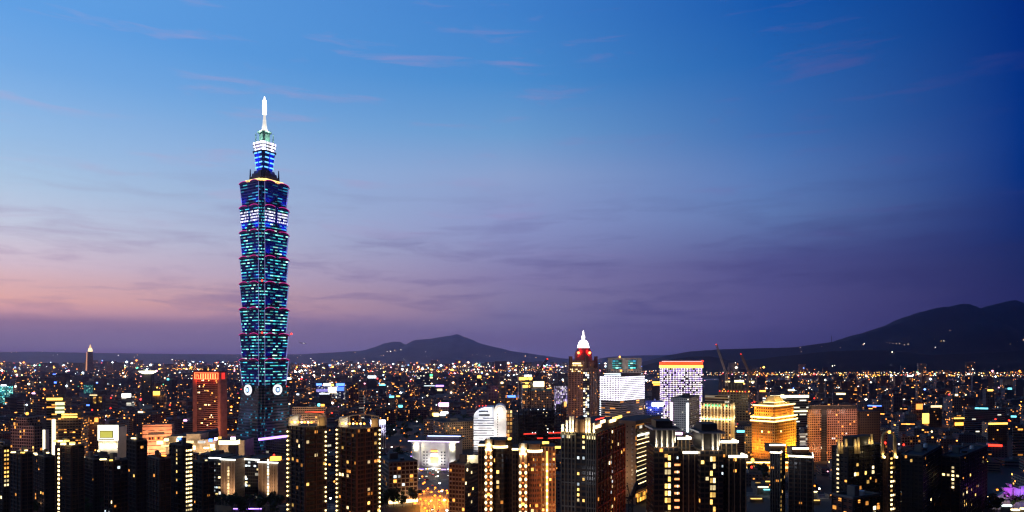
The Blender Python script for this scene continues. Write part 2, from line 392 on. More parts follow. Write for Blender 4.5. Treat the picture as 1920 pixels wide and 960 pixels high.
hills(19500, [(-260, 662), (-60, 660), (60, 659), (160, 661), (300, 663), (450, 664), (560, 664), (610, 661), (680, 657), (700, 651), (722, 643), (738, 640), (750, 641), (760, 646), (776, 637), (805, 635), (830, 631), (850, 628), (858, 626), (868, 630), (880, 635), (905, 645), (935, 652), (965, 659), (985, 661), (1010, 665), (1060, 672), (1110, 674), (1150, 668), (1200, 666), (1260, 665), (1400, 668), (2150, 668)], 4200, 3400, (.055, .055, .07), 90)  # far hills coloured paler to make up for the thin haze
hills(8700, [(1225, 684), (1240, 672), (1262, 664), (1300, 658), (1350, 654), (1430, 652), (1500, 650), (1560, 640), (1590, 637), (1640, 621), (1662, 612), (1690, 603), (1720, 589), (1745, 580), (1770, 574), (1790, 575), (1803, 571), (1818, 569), (1828, 572), (1838, 578), (1860, 573), (1880, 567), (1900, 563), (1925, 566), (1980, 585), (2100, 620), (2250, 660)], 1900, 2800, (.004, .006, .008), 45)
hills(5500, [(1180, 696), (1205, 686), (1240, 677), (1275, 670), (1300, 667), (1330, 667), (1350, 670), (1365, 674), (1390, 676), (1420, 672), (1480, 665), (1560, 657), (1620, 655), (1660, 655), (1700, 658), (1725, 662), (1750, 664), (1800, 662), (1850, 660), (1920, 654), (2050, 648), (2200, 650)], 700, 1100, (.003, .004, .004), 45)

wat = bpy.data.materials.new('river_water'); wat.use_nodes = True; wb = wat.node_tree.nodes['Principled BSDF']; wb.inputs['Base Color'].default_value = (.01, .015, .02, 1); wb.inputs['Roughness'].default_value = .22
wn_ = wat.node_tree.nodes.new('ShaderNodeTexNoise'); wn_.inputs['Scale'].default_value = .05; wbm = wat.node_tree.nodes.new('ShaderNodeBump'); wbm.inputs['Strength'].default_value = .3; wat.node_tree.links.new(wn_.outputs[0], wbm.inputs['Height']); wat.node_tree.links.new(wbm.outputs[0], wb.inputs['Normal'])
rv = MB(); rv.face([(PX(1150, 4150), 4150, .02), (PX(2100, 4150), 4150, .02), (PX(2100, 4400), 4420, .02), (PX(1150, 4400), 4420, .02)], wat); lone('river', rv, (0, 0, 0), kind='structure')
HAZE_D = 3.6e-5
hz = MB(); hz.box(0, 12100, -1.0, 46000, 25000, 941, 0, plain('tmp', (1, 1, 1)))
hm = bpy.data.materials.new('haze'); hm.use_nodes = True; hn = hm.node_tree.nodes; hn.clear()
pv = hn.new('ShaderNodeVolumePrincipled'); ho = hn.new('ShaderNodeOutputMaterial'); hm.node_tree.links.new(pv.outputs[0], ho.inputs['Volume'])
pv.inputs['Color'].default_value = (.62, .60, 1.0, 1); pv.inputs['Density'].default_value = HAZE_D; pv.inputs['Anisotropy'].default_value = .85
hz.mats = [hm]; lone('haze', hz, (0, 0, 0), kind='stuff')

# ------------------------------------------------------------------ shared materials
GW = glow('light_warm_white', (1, .72, .32), 3.0); GWB = glow('light_warm_bright', (1, .74, .34), 4.5)
GY = glow('light_yellow', (1, .58, .10), 3.0); GO = glow('light_orange', (1, .36, .05), 4); GR = glow('light_red', (1, .03, .015), 5)
GC = glow('light_cool_white', (.8, .92, 1), 4); GP = glow('light_violet', (.42, .22, 1), 4); GB = glow('light_blue', (.08, .2, 1), 4)
GG = glow('light_green', (.1, 1, .35), 3); GM = glow('light_magenta', (.9, .03, .36), .8); GT = glow('light_cyan', (.2, .85, 1), 2.2)
GPK = glow('light_pink_white', (1, .55, .95), 6); GWIN = glow('window_warm', (1, .58, .14), 2.0); GWIN2 = glow('window_pale', (1, .76, .38), 2.3); GWIN3 = glow('window_amber', (1, .38, .07), 1.4)
GWINC = glow('window_cool', (.75, .92, 1), 1.4)
M_dark = plain('dark_roof', (.02, .02, .022), .9); M_conc = plain('concrete', (.15, .145, .14), .85); M_white = plain('white_panel', (.75, .74, .72), .55, noise=.1)
M_steel = plain('dark_steel', (.04, .04, .045), .5, .6); M_beige = plain('beige_stone', (.42, .33, .25), .8); M_brown = plain('brown_tile', (.12, .06, .04), .7)
M_tan = plain('tan_stone', (.34, .24, .15), .8); M_redlit = plain('red_lit_stone', (.25, .06, .03), .7); M_green = plain('copper_green', (.25, .5, .42), .6); M_gold = plain('gold_stone', (.62, .44, .2), .6)
M_ylw = plain('crane_yellow', (.5, .4, .12), .6)

def windows(T, p0, p1, z0, cw, ch, cells, name='lit_window', size=(.62, .6), mats=None, rows=None, parent=None, proud=.12):
    """individual lit windows on the wall from p0 to p1; cells = [(column, row)]"""
    d = Vector((p1[0]-p0[0], p1[1]-p0[1])); Ln = d.length; k = max(1, round(Ln/cw)); c = Ln/k; d.normalize(); ang = math.atan2(d.y, d.x)
    mats = mats or [GWIN, GWIN2, GWIN3]; mes = []
    for m in mats:
        mb = MB(); w, h = c*size[0], ch*size[1]
        mb.box(0, 0, -h/2, w, .25, h, 0, m)
        mes.append(mb.mesh(name))
    for i, j in cells:
        i = i % k; t = (i+.5)*c; nx, ny = d.y, -d.x
        T.copy_part(name, rnd.choice(mes), (p0[0]+d.x*t+nx*proud, p0[1]+d.y*t+ny*proud, z0+(j+.52)*ch), ang, parent)
def ncol(p0, p1, cw): return max(1, round(math.dist(p0, p1)/cw))
def piers(mb, p0, p1, z0, z1, n, w, d, mat, ends=True):
    dv = Vector((p1[0]-p0[0], p1[1]-p0[1])); L_ = dv.length; dv.normalize(); a = math.atan2(dv.y, dv.x); nx, ny = dv.y, -dv.x
    for i in range(n+1):
        if not ends and i in (0, n): continue
        t = L_*i/n; t = min(max(t, w/2), L_-w/2)
        mb.box(p0[0]+dv.x*t+nx*d/2, p0[1]+dv.y*t+ny*d/2, z0, w, d+.04, z1-z0, a, mat)
def bands(mb, p0, p1, zs, h, d, mat):
    dv = Vector((p1[0]-p0[0], p1[1]-p0[1])); L_ = dv.length; dv.normalize(); a = math.atan2(dv.y, dv.x); nx, ny = dv.y, -dv.x
    for z in zs: mb.box((p0[0]+p1[0])/2+nx*d/2, (p0[1]+p1[1])/2+ny*d/2, z, L_+.06, d+.04, h, a, mat)
def along(p0, p1, t, off=0):
    dv = Vector((p1[0]-p0[0], p1[1]-p0[1])).normalized(); n_ = Vector((dv.y, -dv.x)).normalized()
    return (p0[0]+dv.x*t+n_.x*off, p0[1]+dv.y*t+n_.y*off)
def centroid(poly): return (sum(p[0] for p in poly)/len(poly), sum(p[1] for p in poly)/len(poly))
def roof_clutter(T, poly, z, n=3, s=1.0, mat=None, rr=None):
    """stair houses, tanks and chillers on a flat roof behind a parapet"""
    rr = rr or rnd
    mb = MB()
    for i in range(4):
        a, b2 = poly[i], poly[(i+1) % 4]; an = math.atan2(b2[1]-a[1], b2[0]-a[0]); q = along(a, b2, math.dist(a, b2)/2, -.3)
        mb.box(q[0], q[1], z, math.dist(a, b2)-.05*(i % 2)-.7*(i % 2), .35, 1.1, an, mat or M_conc)
    T.part('parapet', mb)
    an = math.atan2(poly[3][1]-poly[0][1], poly[3][0]-poly[0][0]); c = centroid(poly)
    sz = min(math.dist(poly[0], poly[1]), math.dist(poly[0], poly[3]))
    for k in range(n):
        mb = MB(); t, u = rr.uniform(-.28, .28), rr.uniform(-.28, .28)
        x = c[0]+t*(poly[1][0]-poly[0][0])+u*(poly[3][0]-poly[0][0]); y = c[1]+t*(poly[1][1]-poly[0][1])+u*(poly[3][1]-poly[0][1])
        if k == 0: mb.box(x, y, z, sz*.35*s, sz*.3*s, 3.5*s+2, an, mat or M_conc, M_dark); T.part('stair_house', mb)
        elif k % 2: mb.tube((x, y, z), (x, y, z+2.8), 1.6, 1.6, M_white, 10); T.part('water_tank', mb)
        else: mb.box(x, y, z, 4, 3, 2, an, M_steel); T.part('chiller', mb)

# generic facades
F_red = facade('facade_maroon', (.13, .05, .035), wx=.55, wy=.5, lit=.10, pal='warm')
F_beige = facade('facade_beige', (.36, .27, .2), wx=.6, wy=.55, lit=.12, pal='warm', st=2.2)
F_dark = facade('facade_dark', (.035, .026, .022), wx=.6, wy=.5, lit=.012, pal='warm', st=3)
F_darkb = facade('facade_dark_balcony', (.06, .038, .028), wx=.8, wy=.62, lit=.012, pal='warm', st=3)
F_glass = facade('facade_dark_glass', (.05, .055, .06), wx=.9, wy=.8, lit=.05, pal='cool', st=1.6, run=2.0)
F_grid = facade('facade_grid_tan', (.46, .34, .27), glass=(.035, .013, .01), wx=.78, wy=.74, lit=.05, pal='warm', st=1.8)
F_pink = facade('facade_grid_pink', (.50, .30, .25), glass=(.04, .014, .01), wx=.80, wy=.76, lit=.04, pal='warm', st=1.6)
F_ribbon = facade('facade_ribbon', (.42, .42, .42), wx=1.0, wy=.5, lit=.25, pal='cool', st=1.2, run=3.0)
F_office = facade('facade_office_lines', (.2, .15, .1), wx=1.0, wy=.62, lit=.3, pal='warm', st=1.2, run=4.0)
F_blank = facade('facade_blank_tan', (.30, .22, .15), wx=.18, wy=.22, lit=.0)

# ------------------------------------------------------------------ the supertall glass tower
def notched(s, n):
    h = s/2; q = [(h, h-2*n), (h-n, h-2*n), (h-n, h-n), (h-2*n, h-n), (h-2*n, h)]
    out = []
    for k in range(4):
        c, s_ = [(1, 0), (0, 1), (-1, 0), (0, -1)][k]
        out += [(x*c-y*s_, x*s_+y*c) for x, y in q]
    return out
def supertall():
    Y = 985.0; phi = R(58); cx, cy_ = PX(496, Y+36), Y+36
    T = Thing('skyscraper', (cx, cy_, 0), 'supertall blue glass tower of stacked flaring modules with a glowing spire', 'skyscraper')
    rot = phi
    def place(poly): c, s = math.cos(rot), math.sin(rot); return [(cx+x*c-y*s, cy_+x*s+y*c) for x, y in poly]
    yc = Y+30   # distance at which the visible faces sit
    def z(py): return ZP(py, Y+30)
    gl = facade('tower_blue_glass', (.02, .03, .22), glass=(.02, .03, .26), wx=.97, wy=.3, lit=.66, pal='teal', st=2.2, run=2.0, grough=.25)
    gl_dim = facade('tower_dim_glass', (.02, .03, .18), glass=(.03, .05, .34), wx=.97, wy=.34, lit=.3, pal='teal', st=1.4, run=4.0, grough=.25)
    gl_low = facade('tower_base_glass', (.10, .11, .16), glass=(.02, .05, .06), wx=.94, wy=.45, lit=.16, pal='teal', st=.9, run=2.0, grough=.15)
    gl_sign = facade('tower_sign_rows', (.02, .03, .2), glass=(.1, .1, .3), wx=.9, wy=.5, lit=.86, pal='white', st=2.0, run=1.0)
    frame = plain('tower_frame', (.10, .14, .2), .4, .3)
    tops = [347, 392, 438, 485.5, 533, 580.5, 628, 675]; bot = 722
    ys = tops+[bot]; s_top, s_bot, n = 54.0, 48.5, 3.0
    for i in range(8):
        z1, z0 = z(ys[i]), z(ys[i+1]); T_top, T_b = place(notched(s_top, n)), place(notched(s_bot, n)); fh = (z1-z0)/8.4
        mb = MB(); mat = gl_dim if i == 0 else gl
        mb.prism(T_b, z0, z1-1.5, mat, frame, cell=(2.0, fh), top=place(notched(s_top-.4, n)), bid=.1*i+.03)
        if i == 1:      # lit lettering rows in the second module
            pass
        # corner mullions and edge fins, made to glow for the halo along the outline
        mod = T.part('module', mb)
        for k in range(20):
            if k % 5 in (0, 4):
                fin = MB(); a, b2 = T_b[k], T_top[k]; fin.tube((a[0], a[1], z0), (b2[0], b2[1], z1-1.5), .35, .35, glow('tower_edge_glow', (.5, .45, 1), .4) , 5); T.part('edge_fin_glow', fin, mod)
        led = MB(); led.prism(place(notched(s_top+1.2, n)), z1-1.5, z1, frame, bottom=True); T.part('ledge', led, mod)
        if i == 1:
            for f in range(4):
                c, s = math.cos(rot+f*math.pi/2-math.pi/2), math.sin(rot+f*math.pi/2-math.pi/2)
                for side in (-1, 1):
                    sg = MB(); h0, h1 = z1-.62*(z1-z0), z1-.16*(z1-z0)
                    hh = lambda t: (s_bot/2+(s_top-s_bot)/2*t)+.35
                    q = []
                    for (u_, hz_) in ((side*2.0, h0), (side*20.2, h0), (side*20.2, h1), (side*2.0, h1)):
                        r_ = hh((hz_-z0)/(z1-z0)); q.append((cx+c*r_-s*u_, cy_+s*r_+c*u_, hz_))
                    if side < 0: q = [q[1], q[0], q[3], q[2]]
                    sg.face(q, gl_sign, [(0, 0), (22, 0), (22, 4), (0, 4)], .3+.1*f+.05*side)
                    T.part('message_board', sg, mod)
        # arched magenta cornices, two on each side, and the ruyi ornament between them
        for f in range(4):
            c, s = math.cos(rot+f*math.pi/2-math.pi/2), math.sin(rot+f*math.pi/2-math.pi/2)
            for side in (-1, 1):
                ar = MB(); pts = []; r_ = s_top/2+1.2
                for j in range(9):
                    t = j/8; u_ = side*(3.2+t*18.2); zz = z1-1.2+3.4*math.sin(math.pi*min(1, max(0, t*.86+.12)))**.6
                    pts.append((cx+c*r_-s*u_, cy_+s*r_+c*u_, zz))
                for p, q in zip(pts, pts[1:]): ar.tube(p, q, .4, .4, GM, 6, False)
                for p, q in zip(pts, pts[1:]):
                    ar.face([(p[0], p[1], z1-1.4), (q[0], q[1], z1-1.4), q, p], plain('cornice_plum', (.25, .04, .16), .5))
                T.part('cornice_light', ar, mod)
            ry = MB(); rr_ = s_top/2+1.6; ccx, ccy = cx+c*rr_, cy_+s*rr_
            for k in range(8):
                a, b2 = 2*math.pi*k/8, 2*math.pi*(k+1)/8
                ry.tube((ccx-s*1.6*math.cos(a), ccy+c*1.6*math.cos(a), z1+.3+1.6*math.sin(a)), (ccx-s*1.6*math.cos(b2), ccy+c*1.6*math.cos(b2), z1+.3+1.6*math.sin(b2)), .45, .45, plain('ornament_silver', (.4, .3, .4), .3, .8), 5, False)
            T.part('ruyi_ornament', ry, mod)
            # real floodlights on the ledge below wash this module blue
            if i > 0 or True:
                for u_ in (-14, 14):
                    r0 = s_bot/2+7.5
                    if c*(-cx)+s*(-cy_) > 0:
                        lamp_or_fill(cx+c*r0-s*u_, cy_+s*r0+c*u_, z0+1.5, [9000, 20000, 9000, 5000, 4200, 4000, 3200, 2600][i], (.03, .06, 1), .6, (cx+c*s_top/2-s*u_, cy_+s*s_top/2+c*u_, z0+22), 110)
    # aviation lamps
    for i, f in ((4, 0), (6, 0), (6, 1)):
        av = MB(); p = place([(26*(-1 if f == 0 else 1), -27.5)])[0]; av.ball((p[0], p[1], z(ys[i])+2), 1.5, GR); T.part('aviation_lamp', av)
    # the tapering base below the modules
    zb0, zb1 = 0.0, z(bot)
    base = MB(); base.prism(place(notched(66, 4)), zb0, zb1, gl_low, frame, cell=(1.8, 4.3), top=place(notched(49, 3)), bid=.77)
    bo = T.part('tapered_base', base)
    lb = MB()
    for k in range(1, 22):
        if k % 3 == 0:
            t = k/22; lb.prism(place(notched(66-17*t+.5, 3.6)), zb1*t, zb1*t+.6, frame, bottom=True)
    T.part('floor_ledge', lb, bo)
    # ring emblems
    for f in range(4):
        c, s = math.cos(rot+f*math.pi/2-math.pi/2), math.sin(rot+f*math.pi/2-math.pi/2); rz = z(730)
        co = MB(); ccx, ccy = cx+c*29.5, cy_+s*29.5
        def disc(mb, r0, r1, off, mat, nseg=28, zz=rz):
            for k in range(nseg):
                a, b2 = 2*math.pi*k/nseg, 2*math.pi*(k+1)/nseg; P = lambda r, t, o: (ccx+c*o-s*r*math.cos(t), ccy+s*o+c*r*math.cos(t), zz+r*math.sin(t))
                mb.face([P(r0, a, off), P(r1, a, off), P(r1, b2, off), P(r0, b2, off)][::1], mat)
                mb.face([P(r1, a, off-1.6), P(r1, b2, off-1.6), P(r1, b2, off), P(r1, a, off)], mat)
        disc(co, 4.4, 7.6, 0, glow('ring_white', (.92, .95, 1), 1.3)); em = T.part('ring_emblem', co)
        dk = MB(); disc(dk, 0, 4.4, -.4, plain('ring_core', (.03, .04, .1), .5)); T.part('ring_core', dk, em)
        sq = MB(); a_ = 2.3; sq.face([(ccx+c*.3-s*u_, ccy+s*.3+c*u_, rz+w_) for u_, w_ in ((-a_, -a_), (a_, -a_), (a_, a_), (-a_, a_))], glow('ring_blue_core', (.35, .6, 1), 2.6)); T.part('ring_center', sq, em)
        nk = MB(); nk.tube((cx+c*21, cy_+s*21, rz), (ccx-c*1.7, ccy-s*1.7, rz), 9, 8.4, plain('ring_drum', (.05, .05, .1), .5), 24); T.part('ring_mount', nk, em)
    # podium
    pd = MB(); pd.box(cx+52, cy_-8, 0, 88, 60, 22, rot, F_glass, M_dark, cell=(4, 4), bid=.5); pdo = T.part('podium', pd)
    ps = MB(); ps.box(cx+30, cy_-52, 22, 46, 2, 3, rot, GP); T.part('podium_light', ps, pdo)
    # crown above the top module
    zt = z(347)
    c1 = MB(); c1.prism(place(notched(49, 3)), zt+2.6, zt+5.4, glow('crown_gold', (1, .70, .18), 2.2), top=place(notched(43, 3)), bottom=True); T.part('gold_crown_glow', c1)  # glowing band put in for the shine of the lit gold roof slope
    for f in range(4):
        a = rot+f*math.pi/2-math.pi/2
        if math.cos(a)*(-cx)+math.sin(a)*(-cy_) > 0:
            for u_ in (-11, 11): lamp_or_fill(cx+math.cos(a)*20-math.sin(a)*u_, cy_+math.sin(a)*20+math.cos(a)*u_, zt+3.5, 5000, (1, .6, .15), .8)
    cc = MB(); cc.prism(place(notched(46, 3)), zt, z(338), M_gold, M_dark, top=place(notched(36, 3))); T.part('gold_roof_step', cc)
    c2 = MB()
    for a_, y0, y1 in ((33, 338, 332), (29, 332, 326), (25, 326, 321)):
        c2.prism(place(notched(a_, 2)), z(y0), z(y1), plain('crown_brown', (.10, .07, .06), .6), M_steel, top=place(notched(a_-1, 2)))
    for sx in (-1, 1):
        for sy in (-1, 1):
            p = place([(sx*14, sy*14)])[0]; c2.tube((p[0], p[1], z(338)), (p[0], p[1], z(317)), 1.6, .7, M_steel, 6)
    T.part('stepped_crown', c2)
    uf = facade('upper_blue_glass', (.01, .03, .25), glass=(.02, .1, .5), wx=.9, wy=.5, lit=.6, pal='teal', st=1.6, run=3.0)
    blue = facade('upper_blue_light', (.02, .05, .4), glass=(.02, .06, .5), wx=.92, wy=.4, lit=.0)
    for a_, b_, y0, y1 in ((17.5, 19.5, 321, 312), (19, 21, 312, 303), (20.5, 22.5, 303, 294), (22, 24, 294, 286)):
        c3 = MB(); c3.prism(place(notched(a_, 1.6)), z(y0), z(y1)-.4, blue, M_steel, cell=(1.5, 3.2), top=place(notched(b_, 1.6))); t3 = T.part('upper_section', c3)
        st_ = MB(); mid = z(y0)+(z(y1)-z(y0))*.62
        for f in range(4):
            c, s = math.cos(rot+f*math.pi/2-math.pi/2), math.sin(rot+f*math.pi/2-math.pi/2); r_ = (a_+b_)/4+.55
            for u0, u1 in ((-8, -1), (1, 8)):
                st_.face([(cx+c*r_-s*u_, cy_+s*r_+c*u_, zz) for u_, zz in ((u0, mid), (u1, mid), (u1, mid+2.0), (u0, mid+2.0))], glow('upper_cyan_strip', (.12, .42, 1), 2.4))
        T.part('strip_light', st_, t3)
        for f in range(4):
            a = rot+f*math.pi/2-math.pi/2
            if math.cos(a)*(-cx)+math.sin(a)*(-cy_) > 0:
                lamp_or_fill(cx+math.cos(a)*17, cy_+math.sin(a)*17, z(y0)-1, 3200, (.02, .07, 1), .5)
    c4 = MB(); c4.prism(place(notched(26, 1.5)), z(286), z(283.5), M_brown, bottom=True); T.part('dark_collar', c4)
    for y0, y1, a_ in ((283.5, 279, 23), (278, 273.5, 25), (272.5, 267, 26)):
        c5 = MB(); c5.prism(place(notched(a_, 1.5)), z(y0), z(y1), facade('crown_white_light', (.8, .8, .78), glass=(.8, .8, .8), wx=.8, wy=.8, lit=1.0, pal='white', st=4.5), M_white, cell=(2, 3.4), bottom=True); T.part('white_crown', c5)
    c6 = MB(); c6.prism(place(notched(13, 1)), z(267), z(248), M_green, M_green, top=place(notched(12, 1))); c6.prism(place(notched(16, 1)), z(248), z(245), M_green, M_green, bottom=True)
    for k in range(4):
        p = place([((-1, 1, 1, -1)[k]*8.5, (-1, -1, 1, 1)[k]*8.5)])[0]; c6.tube((p[0], p[1], z(267)), (p[0], p[1], z(249)), .9, .7, M_green, 6)
    T.part('spire_pedestal', c6)
    for a in (rot-math.pi/2, rot+math.pi):
        lamp_or_fill(cx+math.cos(a)*13, cy_+math.sin(a)*13, z(262), 2600, (.75, 1, .85), .5); lamp_or_fill(cx+math.cos(a)*11, cy_+math.sin(a)*11, z(244), 2600, (1, .95, .85), .5)
        for zz, rr_ in ((16, 46), (52, 42)): lamp_or_fill(cx+math.cos(a)*rr_, cy_+math.sin(a)*rr_, zz, 3600, (.35, .6, 1), 2)  # bluish fill lights added in mid-air to brighten the tapered base
    c7 = MB(); c7.lathe(cx, cy_, [(4.8, z(245)), (4.8, z(241)), (4.0, z(241)), (3.5, z(234)), (3.0, z(234)), (2.4, z(224)), (2.8, z(223.4)), (2.1, z(222)), (1.6, z(213)), (2.4, z(212.5))], glow('spire_white', (1, .94, .84), .75)); T.part('spire_cone', c7)
    c8 = MB(); c8.lathe(cx, cy_, [(0, z(212)), (2.9, z(212)), (3.0, z(196)), (2.7, z(186)), (1.0, z(184)), (.7, z(179)), (0, z(178))], glow('spire_beacon', (1, .82, .66), 5)); T.part('spire_beacon', c8)
    lamp_or_fill(cx-9, cy_-9, z(198), 600, (1, .4, .25), 2)
    BUSY.append((440, 548, 850, Y-10)); BUSY.append((545, 610, 850, Y-60))
supertall()

def LL(k, x, y, z, e, *a, **kw): return lamp_or_fill(x, y, z, e*k, *a, **kw)

# ------------------------------------------------------------------ landmark and foreground buildings
NB = [0]
def block(name, label, x0, xc, x1, ytop, Y, phi, mat, cell=(3.5, 3.3), depth=None, matL=None, matR=None, clutter=2, cat='building', group=None, ybot=960, z0=0, roofm=None, bid=None):
    poly = footprint(x0, xc, x1, Y, phi, depth); z1 = ZP(ytop, Y); NB[0] += 1
    T = Thing(name, (centroid(poly)[0], centroid(poly)[1], 0), label, cat, group); mb = MB(); walls = {}
    if matR: walls[0] = matR
    if matL: walls[3] = matL
    mb.prism(poly, z0, z1, mat, roofm or M_dark, cell=cell, walls=walls, bid=bid if bid is not None else (NB[0]*.137) % 1)
    T.wall = T.part('wall', mb); T.poly = poly; T.z1 = z1; T.R = (poly[0], poly[1]); T.L = (poly[3], poly[0])
    if clutter: roof_clutter(T, poly, z1, clutter, rr=random.Random(NB[0]))
    BUSY.append((x0, x1, ybot, Y))
    return T
def rim_light(T, poly, z, mat, h=.8, name='roof_light', faces=(0, 3)):
    for i in faces:
        mb = MB(); bands(mb, poly[i], poly[(i+1) % 4], [z], h, .5, mat); T.part(name, mb)
def sign(T, p0, p1, a, b2, z0, z1, mat, name='sign', off=.4, th=.5):
    L_ = math.dist(p0, p1); q = along(p0, p1, (a+b2)/2*L_, off); an = math.atan2(p1[1]-p0[1], p1[0]-p0[0])
    mb = MB(); mb.box(q[0], q[1], z0, (b2-a)*L_, th, z1-z0, an, mat); return T.part(name, mb)
def cells(k, rows, p, rr): return [(i, j) for i in range(k) for j in range(rows) if rr.random() < p]

# hotel with white cornice light, bottom centre-left
def hotel():
    Y = 640; T = Thing('hotel', (PX(462, Y), Y+15, 0), 'cream stone hotel with a white light line along its roof edge and recessed dark glass', 'hotel')
    z1 = ZP(866, Y); segs = [(398, 421, 0, 6, F_glass), (421, 451, -3, 10, F_blank), (451, 488, 8, 10, F_glass), (488, 529, 0, 14, F_blank)]
    for k, (a, b2, off, dp, mt) in enumerate(segs):
        p = rect((PX(a, Y)+PX(b2, Y))/2, Y+off+12, PX(b2, Y)-PX(a, Y), 24, R(-14)); mb = MB(); zz = z1+(4, 3, 1.5, 0)[k]
        mb.prism(p, 0, zz, mt, M_dark, cell=(2.2, 3.1), bid=.2*k+.1); w = T.part('wing', mb)
        pr = MB()
        if mt is F_blank:
            n = 4 if k == 1 else 5
            piers(pr, p[0], p[1], 0, zz-2, n, .9, .5, M_beige)
            for i in (range(n)): 
                q = along(p[0], p[1], (i+.5)*math.dist(p[0], p[1])/n, .05)
            T.part('pier', pr, w)
        rl = MB(); q = along(p[0], p[1], math.dist(p[0], p[1])/2, .8); rl.box(q[0], q[1], zz-.9, math.dist(p[0], p[1])+1, 1.2, 1.0, R(-14), glow('cornice_white', (.95, 1, .92), 3)); T.part('cornice_light', rl, w)
        if k == 3: windows(T, p[0], p[1], 2, math.dist(p[0], p[1])/3, 3.1, [(1, j) for j in range(1, 13)], 'stair_window', (.22, .75), [GWINC, GWB]); rs = MB(); rs.box(PX(510, Y), Y+10, zz, 9, 5, 3.4, 0, GO); T.part('roof_sign', rs)
        if k == 1: windows(T, p[0], p[1], 2, math.dist(p[0], p[1]), 3.1, [(0, j) for j in range(1, 11)], 'stair_window', (.12, .75), [GWIN2]) 
        if k in (0, 2): windows(T, p[0], p[1], 2, 3.2, 3.1, cells(9, 12, .14, rnd), 'lit_window', (.7, .5), [GWINC, GWIN2])
        for _ in range(1):
            if mt is F_blank: LL(2.5, PX((a+b2)/2, Y), Y-16, 6, 9000, (1, .62, .35), 1, (PX((a+b2)/2, Y), Y, 30), 100)
    for a, b2, yy in ((448, 486, 941), (470, 500, 946)):
        mb = MB(); mb.box(PX((a+b2)/2, 620), 612, 0, PX(b2, 620)-PX(a, 620), 8, 3, 0, M_conc); mb.box(PX((a+b2)/2, 620), 607.5, 3, PX(b2, 620)-PX(a, 620), .6, .7, 0, GP); T.part('canopy', mb)
    BUSY.append((395, 532, 960, Y))
hotel()

# two dark apartment towers with bulb-lit corners and curved roof frames
def twin(x0, x1, ytop, Y, label, seed):
    rr = random.Random(seed); T = block('apartment_tower', label, x0, (x0+x1)/2-3, x1, ytop+6, Y, 42, F_darkb, (3.0, 3.2), clutter=0, group='twin apartment towers with bulb-lit corners')
    P = T.poly; ch = 3.2; nf = int(T.z1/ch)
    bulb = MB(); bulb.ball((0, 0, 0), .62, glow('bulb_yellow', (1, .74, .3), 4.5), 8, 6); bm = bulb.mesh('corner_lamp')
    for c, off in ((P[3], -1), (P[1], 1)):
        q = along(P[3], P[0], 0.9, .55) if off < 0 else along(P[0], P[1], math.dist(P[0], P[1])-.9, .55)
        for j in range(1, nf):
            if rr.random() < .93: T.copy_part('corner_lamp', bm, (q[0], q[1], j*ch+1))
    for (a, b2) in (T.L, T.R):
        k = ncol(a, b2, 3.0); pr = MB(); piers(pr, a, b2, 0, T.z1, k//2, .5, .6, M_brown); T.part('pier', pr)
        bl = MB(); bands(bl, a, b2, [ch*j+2.9 for j in range(nf)], .35, .5, M_brown); T.part('balcony_slab', bl)
        c = cells(k, nf, .04, rr); c += [(k//2, j) for j in range(nf) if rr.random() < .14]
        windows(T, a, b2, 0, 3.0, ch, c[:44])
    # curved frame over the roof
    fr = MB(); a, b2 = Vector(P[3]), Vector(P[1]); pts = []
    for i in range(13):
        t = i/12; h = T.z1+2+7*math.sin(math.pi*(.12+.6*t)); q = a.lerp(b2, t); pts.append((q.x, q.y-4, h))
    for p, q in zip(pts, pts[1:]): fr.tube(p, q, .5, .5, M_beige, 6, False)
    for p in pts[1::3]: fr.tube((p[0], p[1], T.z1), p, .4, .4, M_beige, 6)
    fo = T.part('roof_frame', fr); ml = MB()
    for i in (2, 3, 4, 5, 6, 7, 8):
        p = pts[i]; ml.ball((p[0], p[1]-.6, T.z1+2.5), .8, GWB if i % 2 else GO)
    T.part('roof_lamp', ml, fo)
    q = Vector(P[3]).lerp(Vector(P[0]), .28); ct = MB(); ct.box(q.x+1, q.y+3, T.z1, 6, 6, 7, 0, M_white); T.part('stair_house', ct)
    lamp_or_fill(q.x+0.5, q.y-4, T.z1+2, 500, (1, .84, .5), .6); lamp_or_fill(q.x+3, q.y-3, T.z1+5, 200, (1, .9, .7), .4)
    q2 = Vector(P[0]).lerp(Vector(P[1]), .8); c2 = MB(); c2.box(q2.x-1, q2.y+3, T.z1, 5, 5, 6, 0, M_tan); T.part('lift_house', c2); lamp_or_fill(q2.x-2, q2.y-3.5, T.z1+2, 900, (1, .7, .3), .4)
def warm(x, y, zs, e, c=(1, .34, .1)):  # bare fill lights added in mid-air to warm the front towers
    for z in zs: lamp_or_fill(x, y, z, e, c, 2)
twin(539, 612, 795, 470, 'dark apartment tower with bulb-lit corners, beside the glass skyscraper base', 3)
twin(631, 713, 798, 480, 'dark apartment tower with bulb-lit corners, beside the grid office block', 4)

# grid office block at the boulevard
T = block('office_block', 'low beige office block with a square stone grid and lit shopfronts at its foot', 708, 729, 783, 868, 640, 68, F_grid, (4.0, 3.9), clutter=3, ybot=945)
for (a, b2) in (T.L, T.R):
    pr = MB(); piers(pr, a, b2, 0, T.z1, ncol(a, b2, 4.0), .6, .4, M_beige); T.part('pier', pr)
    bl = MB(); bands(bl, a, b2, [3.9*j-.2 for j in range(1, 10)], .6, .35, M_beige); T.part('floor_band', bl)
mb = MB(); bands(mb, T.R[0], T.R[1], [1.0], 2.4, 1.6, GWB); T.part('shopfront_light', mb)
windows(T, T.R[0], T.R[1], 0, 4.0, 3.9, [(1, 6), (2, 6), (3, 4)], mats=[GWINC])
for t in (.15, .5, .85): q = along(*T.R, t*math.dist(*T.R), 14); lamp_or_fill(q[0], q[1], 5, 4500, (1, .6, .3), 1)

